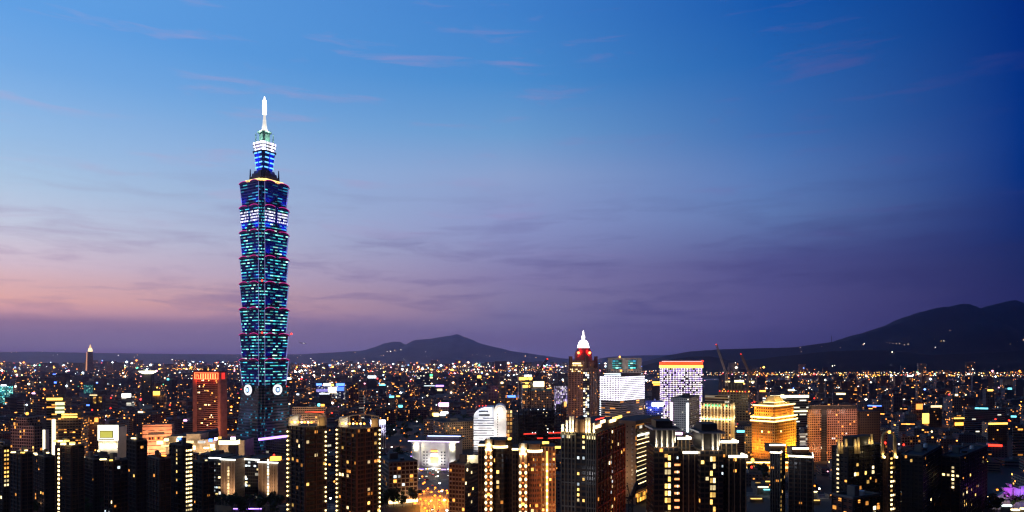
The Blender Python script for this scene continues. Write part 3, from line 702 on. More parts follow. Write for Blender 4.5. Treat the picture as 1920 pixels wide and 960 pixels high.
# department store, white floodlit, violet roof edge
def store():
    Y = 830; T = Thing('department_store', (PX(812, Y), Y+20, 0), 'white floodlit department store with violet light strips along its flat roof', 'department store')
    z1 = ZP(828, Y); p = rect(PX(818, Y), Y+22, 52, 44, R(-6)); mb = MB(); mb.prism(p, 0, z1, M_white, M_dark); T.part('wall', mb)
    for sx, w in ((-1, 9), (1, 8)):
        q = along(p[0], p[1], 26+sx*22, 1.5); cy = MB(); cy.lathe(q[0], q[1], [(5.2, 0), (5.2, z1-2), (5.8, z1-1.5), (5.8, z1), (0, z1)], M_white, 20); T.part('corner_drum', cy)
        LL(6, q[0]+sx*1, q[1]-8, 3, 3800, (1, .97, .9), .8, (q[0], q[1], 22), 120); LL(6, q[0]+1, q[1]-9, z1-6, 1200, (1, .9, .6), .8)
    LL(6, *along(p[0], p[1], 26, 12), 4, 3600, (1, .95, .9), 1, (*along(p[0], p[1], 26, 0), 20), 130)
    # window bays and lit entrance screen
    windows(T, *[along(p[0], p[1], t) for t in (8, 44)], 6, 3.6, 3.6, [(i, j) for i in (1, 2, 7, 8) for j in range(5)], 'window', (.4, .45), [plain('store_glass', (.08, .08, .1), .2)])
    sg = MB(); q = along(p[0], p[1], 26, .5); sg.box(q[0], q[1], 9, 9, .6, 6.5, R(-6), GY); sg.box(q[0], q[1], 17, 9, .5, 4, R(-6), GWINC); T.part('entrance_screen', sg)
    sg = MB(); sg.box(q[0], q[1], 23, 8, .5, 1.4, R(-6), GO); T.part('name_sign', sg)
    ef = MB(); ef.box(*centroid(p), z1, 60, 50, 1.2, R(-6), M_white, M_dark); T.part('roof_slab', ef)
    e2 = MB(); q = along(p[0], p[1], 26, 4.6); e2.box(q[0], q[1], z1+.2, 62, .7, .9, R(-6), glow('violet_white', (.72, .55, 1), 4)); T.part('roof_light', e2)
    e3 = MB(); q = along(p[0], p[1], 36, -10); e3.box(q[0], q[1], z1+1.2, 40, 20, 5.5, R(-6), M_conc, M_dark); u = T.part('upper_storey', e3)
    e4 = MB(); q = along(p[0], p[1], 38, .6); e4.box(q[0], q[1], z1+6.4, 40, .7, .8, R(-6), glow('blue_white', (.45, .55, 1), 4)); T.part('roof_light', e4, u)
    w = MB(); w.box(PX(765, Y), Y+18, 0, 22, 34, 17, R(-6), M_conc, M_dark); lw = T.part('side_wing', w)
    e5 = MB(); e5.box(PX(765, Y), Y+.4, 17, 22, .6, .8, R(-6), GP); e5.box(PX(765, Y), Y+.4, 8, 18, .6, 1.6, R(-6), GWINC); T.part('strip_light', e5, lw)
    cn = MB(); q = along(p[0], p[1], 28, 9)
    for k in range(9): cn.box(q[0]-28+k*6.5, q[1]+rnd.uniform(-3, 3), 3.0+rnd.random(), 5.2, 3, .5, 0, (GC, GWB, GP, GWINC)[k % 4])
    for k in range(9): cn.box(q[0]-28+k*6.5, q[1], 0, .5, .5, 3, 0, M_steel)
    T.part('canopy', cn)
    BUSY.append((750, 868, 890, Y))
store()

# beige office behind the store
T = block('office_building', 'long beige office building with rows of small dark windows behind the floodlit store', 812, 832, 892, 793, 1010, 60, F_beige, (3.0, 3.5), clutter=2, ybot=860)
lamp_or_fill(*along(*T.R, 20, 30), 30, 16000, (1, .75, .5), 2)
b = MB(); b.box(PX(835, 1080), 1100, 0, 66, 30, ZP(788, 1080), R(-25), F_beige, M_dark, cell=(3, 3.5), bid=.6); T.part('rear_wing', b)

# round-topped white tower
def round_top():
    Y = 905; T = Thing('office_tower', (PX(918, Y), Y+16, 0), 'bright white office tower with a rounded barrel top and horizontal white bands', 'office tower')
    x0, xm, x1 = PX(888, Y), PX(926, Y), PX(949, Y); z1 = ZP(782, Y); d = 30
    mb = MB(); p = [(x0, Y), (xm, Y), (xm, Y+d), (x0, Y+d)]
    mb.prism(p, 0, z1, facade('facade_white_bands', (.78, .78, .80), glass=(.06, .07, .1), wx=1.0, wy=.34, lit=.18, pal='cool', st=1.0, run=2.0), M_white, cell=(3, 3.3), bid=.2); T.part('wall', mb)
    mb = MB(); n = 10; R_ = (xm-x0)*.42
    prev = None
    for i in range(n+1):
        a = math.pi/2*i/n; px_, pz = xm-(xm-x0)*math.sin(math.pi/2-a) if False else x0+(1-math.cos(a))*(xm-x0)*.75, z1+math.sin(a)*13
        if prev:
            mb.face([(prev[0], Y+.2, prev[1]), (px_, Y+.2, pz), (px_, Y+d, pz), (prev[0], Y+d, prev[1])][::-1], M_white)
            mb.face([(prev[0], Y+.2, z1), (px_, Y+.2, z1), (px_, Y+.2, pz), (prev[0], Y+.2, prev[1])], M_white)
        prev = (px_, pz)
    mb.face([(prev[0], Y+.2, z1), (xm, Y+.2, z1), (xm, Y+.2, prev[1]), prev and (prev[0], Y+.2, prev[1])], M_white)
    mb.face([(prev[0], Y+.2, prev[1]), (xm, Y+.2, prev[1]), (xm, Y+d, prev[1]), (prev[0], Y+d, prev[1])], M_white); T.part('barrel_roof', mb)
    gl_ = MB(); gl_.box(x0+14, Y-.1, z1+1.5, 14, .5, 2.2, 0, M_steel); gl_.box(x0+13, Y-.1, z1+6.5, 12, .5, 2, 0, M_steel); T.part('louver', gl_)
    # end slab with round head
    mb = MB(); r_ = (x1-xm)/2; cx = (x0*0+xm+x1)/2; zc = ZP(770, Y)
    sl = [(xm, zc)]+[(cx-r_*math.cos(math.pi*i/16), zc+r_*math.sin(math.pi*i/16)) for i in range(1, 16)]+[(x1, zc)]
    for (a, za), (b2, zb) in zip(sl, sl[1:]):
        mb.face([(a, Y-3, 0), (b2, Y-3, 0), (b2, Y-3, zb), (a, Y-3, za)], M_white); mb.face([(a, Y-3, za), (b2, Y-3, zb), (b2, Y+d, zb), (a, Y+d, za)], M_white)
    mb.face([(x1, Y-3, 0), (x1, Y+d, 0), (x1, Y+d, zc), (x1, Y-3, zc)], M_white); mb.face([(xm, Y+d, 0), (xm, Y-3, 0), (xm, Y-3, zc), (xm, Y+d, zc)], M_white)
    T.part('end_wall', mb)
    lg = MB(); lg.tube((cx, Y-3, zc+1), (cx, Y-3.6, zc+1), 3.2, 3.2, glow('clock_white', (1, .93, .86), 3.4), 20); T.part('round_sign', lg)
    ws_ = MB()
    for j in range(14): ws_.box(cx-3, Y-3.1, 18+j*3.3, 1.0, .4, 1.6, 0, M_steel)
    T.part('slot_window', ws_)
    for xx in (x0+6, x0+18, cx): LL(3.5, xx, Y-26, 10, 16000, (1, .93, .88), 1.5, (xx, Y, 55), 110)
    LL(3.5, x0+12, Y-16, z1+14, 6500, (.72, .8, 1), 1, (x0+12, Y+2, z1+2), 120); LL(3.5, cx, Y-14, zc-4, 2500, (1, .85, .7), 1)
    for j in range(3):
        cr = MB(); cr.ball((PX(898+j*6, Y), Y+14, z1+13.6+j*.2), .7, GR); T.part('aviation_lamp', cr)
    BUSY.append((884, 952, 880, Y))
round_top()

# steel frame of a tower under construction
def steel_frame():
    Y = 900; T = Thing('unfinished_tower', (PX(1005, Y), Y+20, 0), 'dark open steel frame of an unfinished tower beside the round-topped white tower', 'construction frame')
    p = footprint(950, 972, 1061, Y, 70); z1 = ZP(768, Y)
    for i in range(4):
        a, b2 = p[i], p[(i+1) % 4]; n = max(3, round(math.dist(a, b2)/7)); mb = MB(); piers(mb, a, b2, 0, z1+2, n, .9, .9, M_steel); T.part('column', mb)
        mb = MB(); bands(mb, a, b2, [4.3*j for j in range(1, int(z1/4.3)+1)], .8, .7, M_steel); T.part('girder', mb)
    mb = MB(); q = scale_poly(p, .82)
    for j in range(1, int(z1/4.3)): mb.prism(scale_poly(p, .97), 4.3*j, 4.3*j+.3, M_conc, bottom=True)
    T.part('floor_deck', mb)
    mb = MB(); mb.prism(scale_poly(p, .62), 0, z1-2, M_steel, M_dark, bid=.4); T.part('core', mb)
    for j in range(15):
        a = along(p[0], p[1], rnd.uniform(.2, .95)*math.dist(p[0], p[1]), 1.2); mb = MB(); mb.ball((a[0], a[1], rnd.randint(9, 16)*4.3-1.2), .55, (GC, GWIN2)[j % 2]); T.part('work_lamp', mb)
    for a, b2, py in ((.1, .36, 814), (.62, .98, 814), (.38, .5, 823), (.62, .98, 824)):
        sign(T, p[0], p[1], a, b2, ZP(py, Y)-.8, ZP(py, Y)+.7, glow('net_red', (1, .05, .03), 1.3), 'red_lamp_row', 1.2)
    mb = MB(); mb.box(PX(955, Y-12), Y-16, 0, 7, 6, z1+1, R(10), facade('hoist_facade', (.25, .12, .1), glass=(.4, .25, .2), wx=.7, wy=.7, lit=.85, pal='warm', st=1.0), cell=(3.5, 5), bid=.1); T.part('hoist_tower', mb)
    BUSY.append((948, 1063, 860, Y))
steel_frame()

def lattice(mb, p, q, w, n, mat, r=.22):
    r *= 1.7; w *= 1.25
    p, q = Vector(p), Vector(q); d = (q-p).normalized(); a = d.cross(Vector((0, 1, 0.001))).normalized()*w/2; b2 = d.cross(a).normalized()*w/2
    C = [a+b2, a-b2, -a-b2, -a+b2]
    for c in C: mb.tube(p+c, q+c, r, r, mat, 4, False)
    for i in range(n):
        t0, t1 = p.lerp(q, i/n), p.lerp(q, (i+1)/n)
        for k in range(4): mb.tube(t0+C[k], t1+C[(k+1) % 4], r*.7, r*.7, mat, 3, False)
def crane(label, Y, xb, zb, xm_top, ztop, xj, yj, mat, rlamp=True):
    T = Thing('tower_crane', (PX(xb, Y), Y, zb), label, 'crane', 'luffing cranes over the building sites')
    m = MB(); X = PX(xb, Y); lattice(m, (X, Y, zb), (X, Y, ztop), 2.6, max(4, int((ztop-zb)/3)), mat, .3); T.part('mast', m)
    j = MB(); s = 1 if xj > xb else -1; tip = (PX(xj, Y), Y-3, ZP(yj, Y)); lattice(j, (X+s*1.5, Y, ztop+2), tip, 1.8, 14, mat, .28); T.part('jib', j)
    c = MB(); c.box(X, Y-2.2, ztop, 3, 2.4, 3.2, 0, mat); T.part('cab', c)
    a = MB(); a.tube((X, Y, ztop), (X-s*2.5, Y, ztop+11), .4, .4, mat, 5); a.tube((X-s*9, Y, ztop+1), (X-s*2.5, Y, ztop+11), .3, .3, mat, 5); a.tube((X-s*2.5, Y, ztop+11), tip, .12, .12, M_steel, 4); T.part('apex_frame', a)
    w = MB(); w.box(X-s*8, Y, ztop, 5, 2.6, 2.8, 0, M_conc); a = MB(); a.tube((X+s*2, Y, ztop+.6), (X-s*9, Y, ztop+.6), .7, .7, mat, 6); T.part('counter_jib', a); T.part('counterweight', w)
    if rlamp: l = MB(); l.ball(tip, .9, GR); T.part('aviation_lamp', l)
    return T
crane('dark luffing crane rising above the open steel frame', 905, 993, ZP(780, 905), 0, ZP(722, 905), 1026, 673, plain('crane_dark', (.06, .04, .05), .6))

# grid apartment, lower centre
T = block('apartment_building', 'brown grid-fronted apartment building below the round-topped white tower', 842, 872, 898, 872, 500, 20, F_grid, (2.6, 3.1), matR=F_dark, clutter=3)
pr = MB(); piers(pr, *T.L, 0, T.z1, ncol(*T.L, 2.6), .45, .4, M_tan); T.part('pier', pr)
pr = MB(); bands(pr, *T.L, [3.1*j for j in range(1, 19)], .35, .35, M_tan); T.part('floor_band', pr)
windows(T, *T.R, 0, 2.6, 3.1, cells(6, 18, .12, rnd))
T2 = T; c = centroid(T.poly); mb = MB(); mb.box(c[0]+7, c[1]-2, T.z1, 9, 7, 6, 0, M_white, M_dark); T.part('lift_house', mb); lamp_or_fill(c[0]+6, c[1]-9, T.z1+4, 1600, (1, .85, .5), .6); lamp_or_fill(c[0]+1, c[1]-8, T.z1+3, 500, (1, .5, .15), .6)
lamp_or_fill(*along(*T.L, 4, 22), 12, 5000, (1, .5, .2), 1)

# twin towers with bulb columns
def bulb_tower(x0, xs, x1, ytop, Y, label, seed, right_lit=False):
    """x0..xs[0] plain wing, xs[0]..xs[1] column bay with two strings of lamps, xs[1]..xs[2] rounded bay, rest side wing"""
    rr = random.Random(seed); T = Thing('residential_tower', (PX((x0+x1)/2, Y), Y+14, 0), label, 'apartment tower', 'twin towers with strings of globe lamps')
    zt = ZP(ytop, Y); ch = 3.3; X = lambda p: PX(p, Y)
    def seg(a, b2, y, d, top, mt, nm='wing', bid=.3):
        p = [(X(a), y), (X(b2), y), (X(b2), y+d), (X(a), y+d)]; mb = MB(); mb.prism(p, 0, top, mt, M_dark, cell=(2.4, ch), bid=bid); o = T.part(nm, mb); o_p = p; return o, p
    z1 = ZP(ytop+17, Y)
    w, pw = seg(x0, xs[0], Y+4, 22, z1+2, F_darkb, bid=.1); pr = MB(); piers(pr, pw[0], pw[1], 0, z1, ncol(pw[0], pw[1], 2.4), .5, .5, M_brown); T.part('pier', pr, w)
    r = MB(); bands(r, pw[0], pw[1], [z1+1.2], 1.1, .9, GWB); T.part('cornice_light', r, w)
    # lamp bay
    b, pb = seg(xs[0], xs[1], Y, 26, ZP(ytop+14, Y), F_red, 'lamp_bay', .2)
    bulb = MB(); bulb.ball((0, 0, 0), .8, glow('globe_lamp', (1, .70, .32), 4), 8, 6, 1.3); bm = bulb.mesh('globe_lamp')
    nf = int(z1/4.2)
    for xx in (X(xs[0])+1.1, X(xs[1])-1.1):
        cl = MB(); cl.tube((xx, Y-.4, 0), (xx, Y-.4, zt), .9, .9, M_tan, 10); T.part('column', cl, b)
        for j in range(1, nf): T.copy_part('globe_lamp', bm, (xx, Y-1.6, j*4.2))
    rs = MB()
    for j in range(1, nf):
        for i in range(4): rs.box(X(xs[0])+2.6+i*(X(xs[1])-X(xs[0])-5.2)/3, Y-.3, j*4.2+1.6, .55, .5, .55, 0, glow('rail_lamp_red', (1, .28, .06), 1.5))
    T.part('rail_light', rs, b)
    for j, m_ in ((int(nf*.62), GY), ): 
        mb = MB(); mb.box((X(xs[0])+X(xs[1]))/2, Y-.2, j*4.2, X(xs[1])-X(xs[0])-3, .6, 1.6, 0, m_); T.part('lit_window', mb, b)
    for i in range(4):
        xx = X(xs[0])+1+i*(X(xs[1])-X(xs[0])-2)/3; f = MB(); f.box(xx, Y+.4, ZP(ytop+20, Y), 1.3, 2.2, ZP(ytop-1, Y)-ZP(ytop+20, Y), 0, M_white, M_dark); T.part('crown_fin', f)
        LL(2, xx, Y-1.6, ZP(ytop+19, Y), 330, (1, .80, .40), .3); LL(2, xx, Y-1.8, ZP(ytop+10, Y), 100, (1, .84, .5), .3)
    hb = MB(); hb.box((X(xs[0])+X(xs[2]))/2+3, Y+16, z1, X(xs[2])-X(xs[0]), 14, ZP(ytop, Y)-z1-1, 0, M_dark); T.part('roof_house', hb)
    # rounded bay
    cx = (X(xs[1])+X(xs[2]))/2; rad = (X(xs[2])-X(xs[1]))/2; n = 12; mb = MB(); arc = [(cx-rad*math.cos(math.pi*i/n), Y+6-rad*.65*math.sin(math.pi*i/n)) for i in range(n+1)]
    poly = arc+[(arc[-1][0], Y+26), (arc[0][0], Y+26)]; mb.prism(poly, 0, z1, F_darkb if not right_lit else F_red, M_dark, cell=(2.2, ch), bid=.45); rb = T.part('round_bay', mb)
    l1 = MB()
    for p, q in zip(arc, arc[1:]): bands(l1, p, q, [z1-.2], 1.5, .7, GWB)
    T.part('cornice_light', l1, rb)
    l2 = MB()
    for p, q in zip(arc[3:9], arc[4:10]): bands(l2, (p[0], p[1]+3), (q[0], q[1]+3), [z1+3.4], 1.5, .6, GY)
    for p, q in zip(arc[9:], arc[10:]): bands(l2, (p[0]+2, p[1]+4), (q[0]+2.6, q[1]+4), [z1+4.6], 1.5, .6, GY)
    T.part('cornice_light', l2, rb); l3 = MB(); l3.prism(scale_poly(poly, .8), z1, z1+5, M_brown, M_dark); T.part('roof_house', l3)
    windows(T, (cx-rad*.6, Y+5.6-rad*.55), (cx+rad*.6, Y+5.6-rad*.55), 0, 2.6, ch, cells(5, int(z1/ch)-1, .03, rr)+[(1, 12)], parent=None)
    wn, pn = seg(xs[2], x1, Y+7, 20, z1+3, F_red if right_lit else F_dark, bid=.6)  # the lit wing's orange light is partly put into a redder wall
    if right_lit:
        k = ncol(pn[0], pn[1], 2.4); pr = MB(); piers(pr, pn[0], pn[1], 0, z1+3, k, .5, .5, M_tan); T.part('pier', pr, wn)
        xx = (X(xs[2])+X(x1))/2-1; sl = MB(); sl.box(xx, Y+6.4, 2, 1.1, .6, z1-2, 0, glow('strip_yellow', (1, .62, .12), 2.2)); T.part('strip_light', sl, wn)
        for j in range(1, nf): T.copy_part('globe_lamp', bm, (xx, Y+5.6, j*4.2), scale=(.8, .8, .8))
        for k_ in range(2): r = MB(); bands(r, (X(xs[2]+(2, 26)[k_]), Y+6.4), (X(xs[2]+(14, 42)[k_]), Y+6.4), [z1+(5, 2)[k_]], 1.4, .8, GY); T.part('cornice_light', r, wn)
        for zz in (12, 35, 60): LL(2, X(xs[2])+4, Y-16, zz, 4200, (1, .40, .08), 1.2); LL(2, X(x1), Y-14, zz, 3400, (1, .26, .06), 1.2)  # orange fill lights added in mid-air to warm the wing
    BUSY.append((x0, x1, 960, Y))
bulb_tower(896, (908, 924, 950), 961, 824, 450, 'dark residential tower with two strings of globe lamps, below the round-topped white tower', 5)
bulb_tower(960, (972, 989, 1016), 1043, 832, 440, 'residential tower with globe lamp strings and an orange-lit brick wing', 6, True)

warm(PX(700, 450), 440, (12, 40, 62), 6500, (1, .24, .07)); warm(PX(905, 430), 420, (10, 40), 3500); warm(PX(590, 450), 440, (10,), 4000, (1, .5, .15)); warm(PX(880, 470), 465, (14, 38), 3500, (1, .5, .25)); warm(PX(1280, 390), 395, (10, 30), 1600, (1, .3, .1))
# large framed apartment tower with lit crown
def crown_tower():
    Y = 415; T = block('residential_tower', 'tall stone-framed residential tower with glowing fins on its roof, centre of the front row', 1052, 1118, 1171, 812, Y, 24, F_darkb, (3.0, 3.2), clutter=0, cat='apartment tower')
    ch = 3.2; nf = int(T.z1/ch)
    for (a, b2), mt, groups in ((T.L, M_conc, [(0, .42), (.72, 1)]), (T.R, M_redlit, [(0, .45), (.56, 1)])):  # right face piers coloured red for the street light falling on them
        L_ = math.dist(a, b2)
        for g0, g1 in groups:
            p, q = along(a, b2, g0*L_), along(a, b2, g1*L_); pr = MB(); piers(pr, p, q, 0, T.z1, 4, .45, .7, mt); T.part('pier', pr)
            bl = MB(); bands(bl, p, q, [T.z1-2-14.5*k for k in range(6)], .55, .75, mt); T.part('floor_band', bl)
        ba, bb = along(a, b2, groups[0][1]*L_), along(a, b2, groups[1][0]*L_)
        windows(T, ba, bb, 0, (math.dist(ba, bb))/2.0, ch, [(i, j) for i in range(2) for j in range(nf) if rnd.random() < .42], size=(.36, .5), mats=[GWIN, GWIN2, GWINC])
        windows(T, a, b2, 0, 3.0, ch, cells(ncol(a, b2, 3), nf, .012, rnd))
    a, b2 = T.L; L_ = math.dist(a, b2); zt = T.z1
    up = MB(); up.prism(scale_poly(T.poly, .8), zt, zt+5, M_brown, M_dark); T.part('roof_house', up)
    for t, h in ((.04, 4.5), (.16, 7.0), (.26, 9.5), (.34, 9.5), (.72, 9.0), (.80, 9.0), (.93, 6.0)):
        q = along(a, b2, t*L_, -.8); f = MB(); f.box(q[0], q[1], zt, 1.1, 1.4, h, math.atan2(b2[1]-a[1], b2[0]-a[0]), M_white, M_white); T.part('crown_fin', f)
        q = along(a, b2, t*L_, 1.4); LL(2.2, q[0], q[1], zt+.8, 300, (1, .78, .34), .3); LL(2.2, q[0], q[1], zt+h*.6, 130, (1, .8, .4), .3)
    dm = MB(); q = along(a, b2, .53*L_, -3); dm.lathe(q[0], q[1], [(4, zt), (4, zt+5), (3.4, zt+8), (1.6, zt+9.5), (0, zt+10)], M_brown, 14); T.part('round_pavilion', dm)
    a, b2 = T.R; L_ = math.dist(a, b2)
    for t0, t1, z0, m_ in ((.02, .2, 2.4, GWB), (.2, .34, 4.5, GWB), (.52, .72, 3.2, GWB), (.62, .95, 4.3, GY), (.05, .3, 7.5, GR)):
        p, q = along(a, b2, t0*L_, -1.5), along(a, b2, t1*L_, -1.5); l = MB(); bands(l, p, q, [zt+z0], 1.7 if m_ is not GR else .4, .6, m_); T.part('cornice_light', l)
    windows(T, *T.L, T.z1-4.5, 3.0, 3.2, [(i, 0) for i in range(5, 9)], mats=[GWIN2, GWINC])
    for i in range(3): q = along(*T.R, (.3+.3*i)*L_, 26); LL(2.2, q[0], q[1], 14+i*18, 9500, (1, .26, .08), 1.5, (*along(*T.R, (.3+.3*i)*L_), 24+i*18), 130)  # fill lights added in mid-air before both faces, without fixtures
    q = along(*T.L, 10, 30); LL(2.2, q[0], q[1], 12, 6500, (1, .62, .4), 1.5); LL(2.2, q[0], q[1], 60, 2500, (.9, .85, .9), 1.5)
crown_tower()

# tan office slab with floors of light
def slab():
    Y = 640; T = block('office_building', 'tan office block with a blank side wall and bright open floors, behind the front towers', 1150, 1192, 1236, 795, Y, 32, F_blank, (5, 5.5), matR=F_office, clutter=0, ybot=942, cat='office building')
    a, b2 = T.R; L_ = math.dist(a, b2); al, bl = T.L; Ll = math.dist(al, bl)
    rf = MB(); rf.prism(grow(T.poly, 1.5), T.z1, T.z1+3, M_tan, M_dark, bottom=True); T.part('roof_slab', rf)
    windows(T, along(al, bl, Ll*.78), along(al, bl, Ll*.9), 0, 6, 4.2, [(0, j) for j in range(2, 17)], 'side_window', (.7, .4), [plain('dim_pane', (.35, .33, .3), .3)])
    g_ = MB(); q0, q1 = along(a, b2, 1.5, .02), along(a, b2, L_-1.5, .02)
    T.part('glass_front', (lambda mb: (bands(mb, q0, q1, [12], T.z1-14, .3, F_glass), mb)[1])(MB()))
    for k in range(12):
        z = 18+k*4.1; e = L_*(.72 if k > 7 else .95); l = MB(); bands(l, along(a, b2, 2, .3), along(a, b2, e, .3), [z], .55, .3, GWIN2 if k % 3 else GWB); T.part('floor_light', l)
    windows(T, along(a, b2, L_*.45, .3), along(a, b2, L_*.95, .3), 18, 3, 4.1, [(i, j) for i in range(5) for j in range(9) if rnd.random() < .35], size=(.6, .5), mats=[GWIN2, GWIN])
    l = MB(); bands(l, along(a, b2, L_*.05, .3), along(a, b2, L_*.6, .3), [T.z1-12], 1.6, .3, glow('light_mint', (.85, 1, .8), 3)); T.part('floor_light', l)
    v = MB(); bands(v, along(a, b2, L_*.72, .3), along(a, b2, L_*.98, .3), [T.z1-16], 9, 2, plain('ochre_panel', (.5, .38, .12), .7)); T.part('corner_block', v); q = along(a, b2, L_*.8, 8); LL(1.8, q[0], q[1], T.z1-14, 900, (1, .8, .35), .6)
    e = MB(); bands(e, along(a, b2, 1, 1), along(a, b2, L_-1, 1), [2], 8, 1.2, facade('lobby_glow', (.3, .22, .1), glass=(.3, .25, .1), wx=.85, wy=.85, lit=.8, pal='gold', st=1.6)); T.part('lobby_front', e)
    q = along(al, bl, Ll*.5, 26); LL(1.8, q[0], q[1], 26, 11000, (1, .6, .3), 2)
slab()
crane('low black crane boom standing before the tan office block', 560, 1182, 8, 0, 22, 1193, 905, plain('crane_black', (.03, .03, .03), .6), False)

# colonnade-crowned towers
def colonnade(x0, x1, ytop, Y, label, seed, steps, winx, redcol):
    rr = random.Random(seed); T = Thing('residential_tower', (PX((x0+x1)/2, Y), Y+14, 0), label, 'apartment tower', 'colonnade-crowned residential towers')
    X = lambda p: PX(p, Y); ch = 3.25
    zt = ZP(ytop, Y); xb = x0+(x1-x0)*.5
    p = [(X(x0), Y), (X(xb), Y), (X(xb), Y+24), (X(x0), Y+24)]; zc = ZP(ytop+34, Y); mb = MB(); mb.prism(p, 0, zc, F_darkb, M_dark, cell=(3, ch), bid=rr.random()); o = T.part('main_shaft', mb)
    mb = MB(); mb.prism([(X(x0)+1.5, Y+3), (X(xb)-1.5, Y+3), (X(xb)-1.5, Y+22), (X(x0)+1.5, Y+22)], zc, zt+.4, M_steel, M_dark); T.part('crown_core', mb)
    sl = MB(); sl.box((X(x0)+X(xb))/2, Y+11, zc+(zt-zc)*.93, X(xb)-X(x0)+2, 25, 1, 0, M_white, M_dark); T.part('crown_slab', sl)
    s2 = MB(); s2.box((X(x0)+X(xb))/2, Y+12, zt+.4, (X(xb)-X(x0))*.7, 14, 4, 0, M_steel, M_dark); T.part('roof_house', s2)
    for k in range(4):
        if redcol == 2 and k == 1: continue
        xx = X(x0)+1.6+k*(X(xb)-X(x0)-3.2)/3*(.86); c = MB(); c.tube((xx, Y+.8, zc), (xx, Y+.8, zc+(zt-zc)*.93), .55, .5, M_white, 10); T.part('crown_column', c)
        LL(2.2, xx, Y-1.0, zc+.8, 230, (1, .82, .55), .3); LL(2.2, xx, Y-1.1, zc+4.5, 60, (1, .82, .55), .3)
    xx = X(xb)-1.5; c = MB(); c.tube((xx, Y+4, zc+2), (xx, Y+4, zt-1), .75, .75, M_white, 10); T.part('crown_column', c); LL(2.2, xx+.3, Y+2.2, zc+4, 200, (1, .8, .5), .3)
    # stepped wings with cornice lights
    for (a, b2, yt, dy) in steps:
        q = [(X(a), Y+dy), (X(b2), Y+dy), (X(b2), Y+dy+18), (X(a), Y+dy+18)]; mb = MB(); z = ZP(yt, Y); mb.prism(q, 0, z, F_dark, M_dark, cell=(3, ch), bid=rr.random()); w = T.part('side_wing', mb)
        l = MB(); bands(l, q[0], q[1], [z-.2], 1.3, 1.0, glow('cornice_cream', (1, .86, .6), 4.5)); l.box(q[1][0]+.5, q[1][1]+5, z-.2, .9, 10, 1.3, 0, glow('cornice_cream', (1, .86, .6), 4.5)); T.part('cornice_light', l, w)
        pr = MB(); piers(pr, q[0], q[1], 0, z-1, 3, .5, .5, M_tan); T.part('pier', pr, w)
    nf = int(zc/ch)
    a, b2 = winx
    windows(T, (X(a), Y), (X(b2), Y), 0, (X(b2)-X(a))/2, ch*1.32, [(i, j) for i in range(2) for j in range(int(nf/1.32)) if rr.random() < .80], size=(.78, .66), mats=[GWIN, GWIN2, GWIN])
    windows(T, (X(b2)+3, Y), (X(b2)+5, Y), 0, 2, ch*1.32, [(0, j) for j in range(int(nf/1.32)) if rr.random() < .45], size=(.4, .3), mats=[GWINC])
    if redcol == 1:
        windows(T, (X(x0+.42*(x1-x0)), Y), (X(x0+.52*(x1-x0)), Y), 0, 3.2, ch*1.32, [(0, j) for j in range(int(nf/1.4))], 'balcony_light', size=(1.0, .28), mats=[glow('balcony_orange', (1, .35, .12), 2.0)])
    windows(T, (X(x0), Y), (X(xb), Y), 0, 3, ch, cells(6, nf, .02, rr))
    BUSY.append((x0, x1, 960, Y))
colonnade(1226, 1318, 804, 420, 'dark residential tower with a floodlit colonnade crown and amber balcony lights', 7, [(1276, 1300, 826, 8), (1281, 1314, 850, 1)], (1246, 1258), 1)
colonnade(1313, 1399, 810, 415, 'dark residential tower with a floodlit colonnade crown, beside the golden tower', 8, [(1357, 1388, 832, 6), (1366, 1399, 857, 0)], (1331, 1342), 2)
T = block('apartment_building', 'small brown block seen between the two colonnade-crowned towers', 1300, 1302, 1323, 802, 560, 82, F_red, (3, 3.2), clutter=1); windows(T, *T.R, T.z1-14, 3, 3.2, cells(8, 3, .6, rnd))

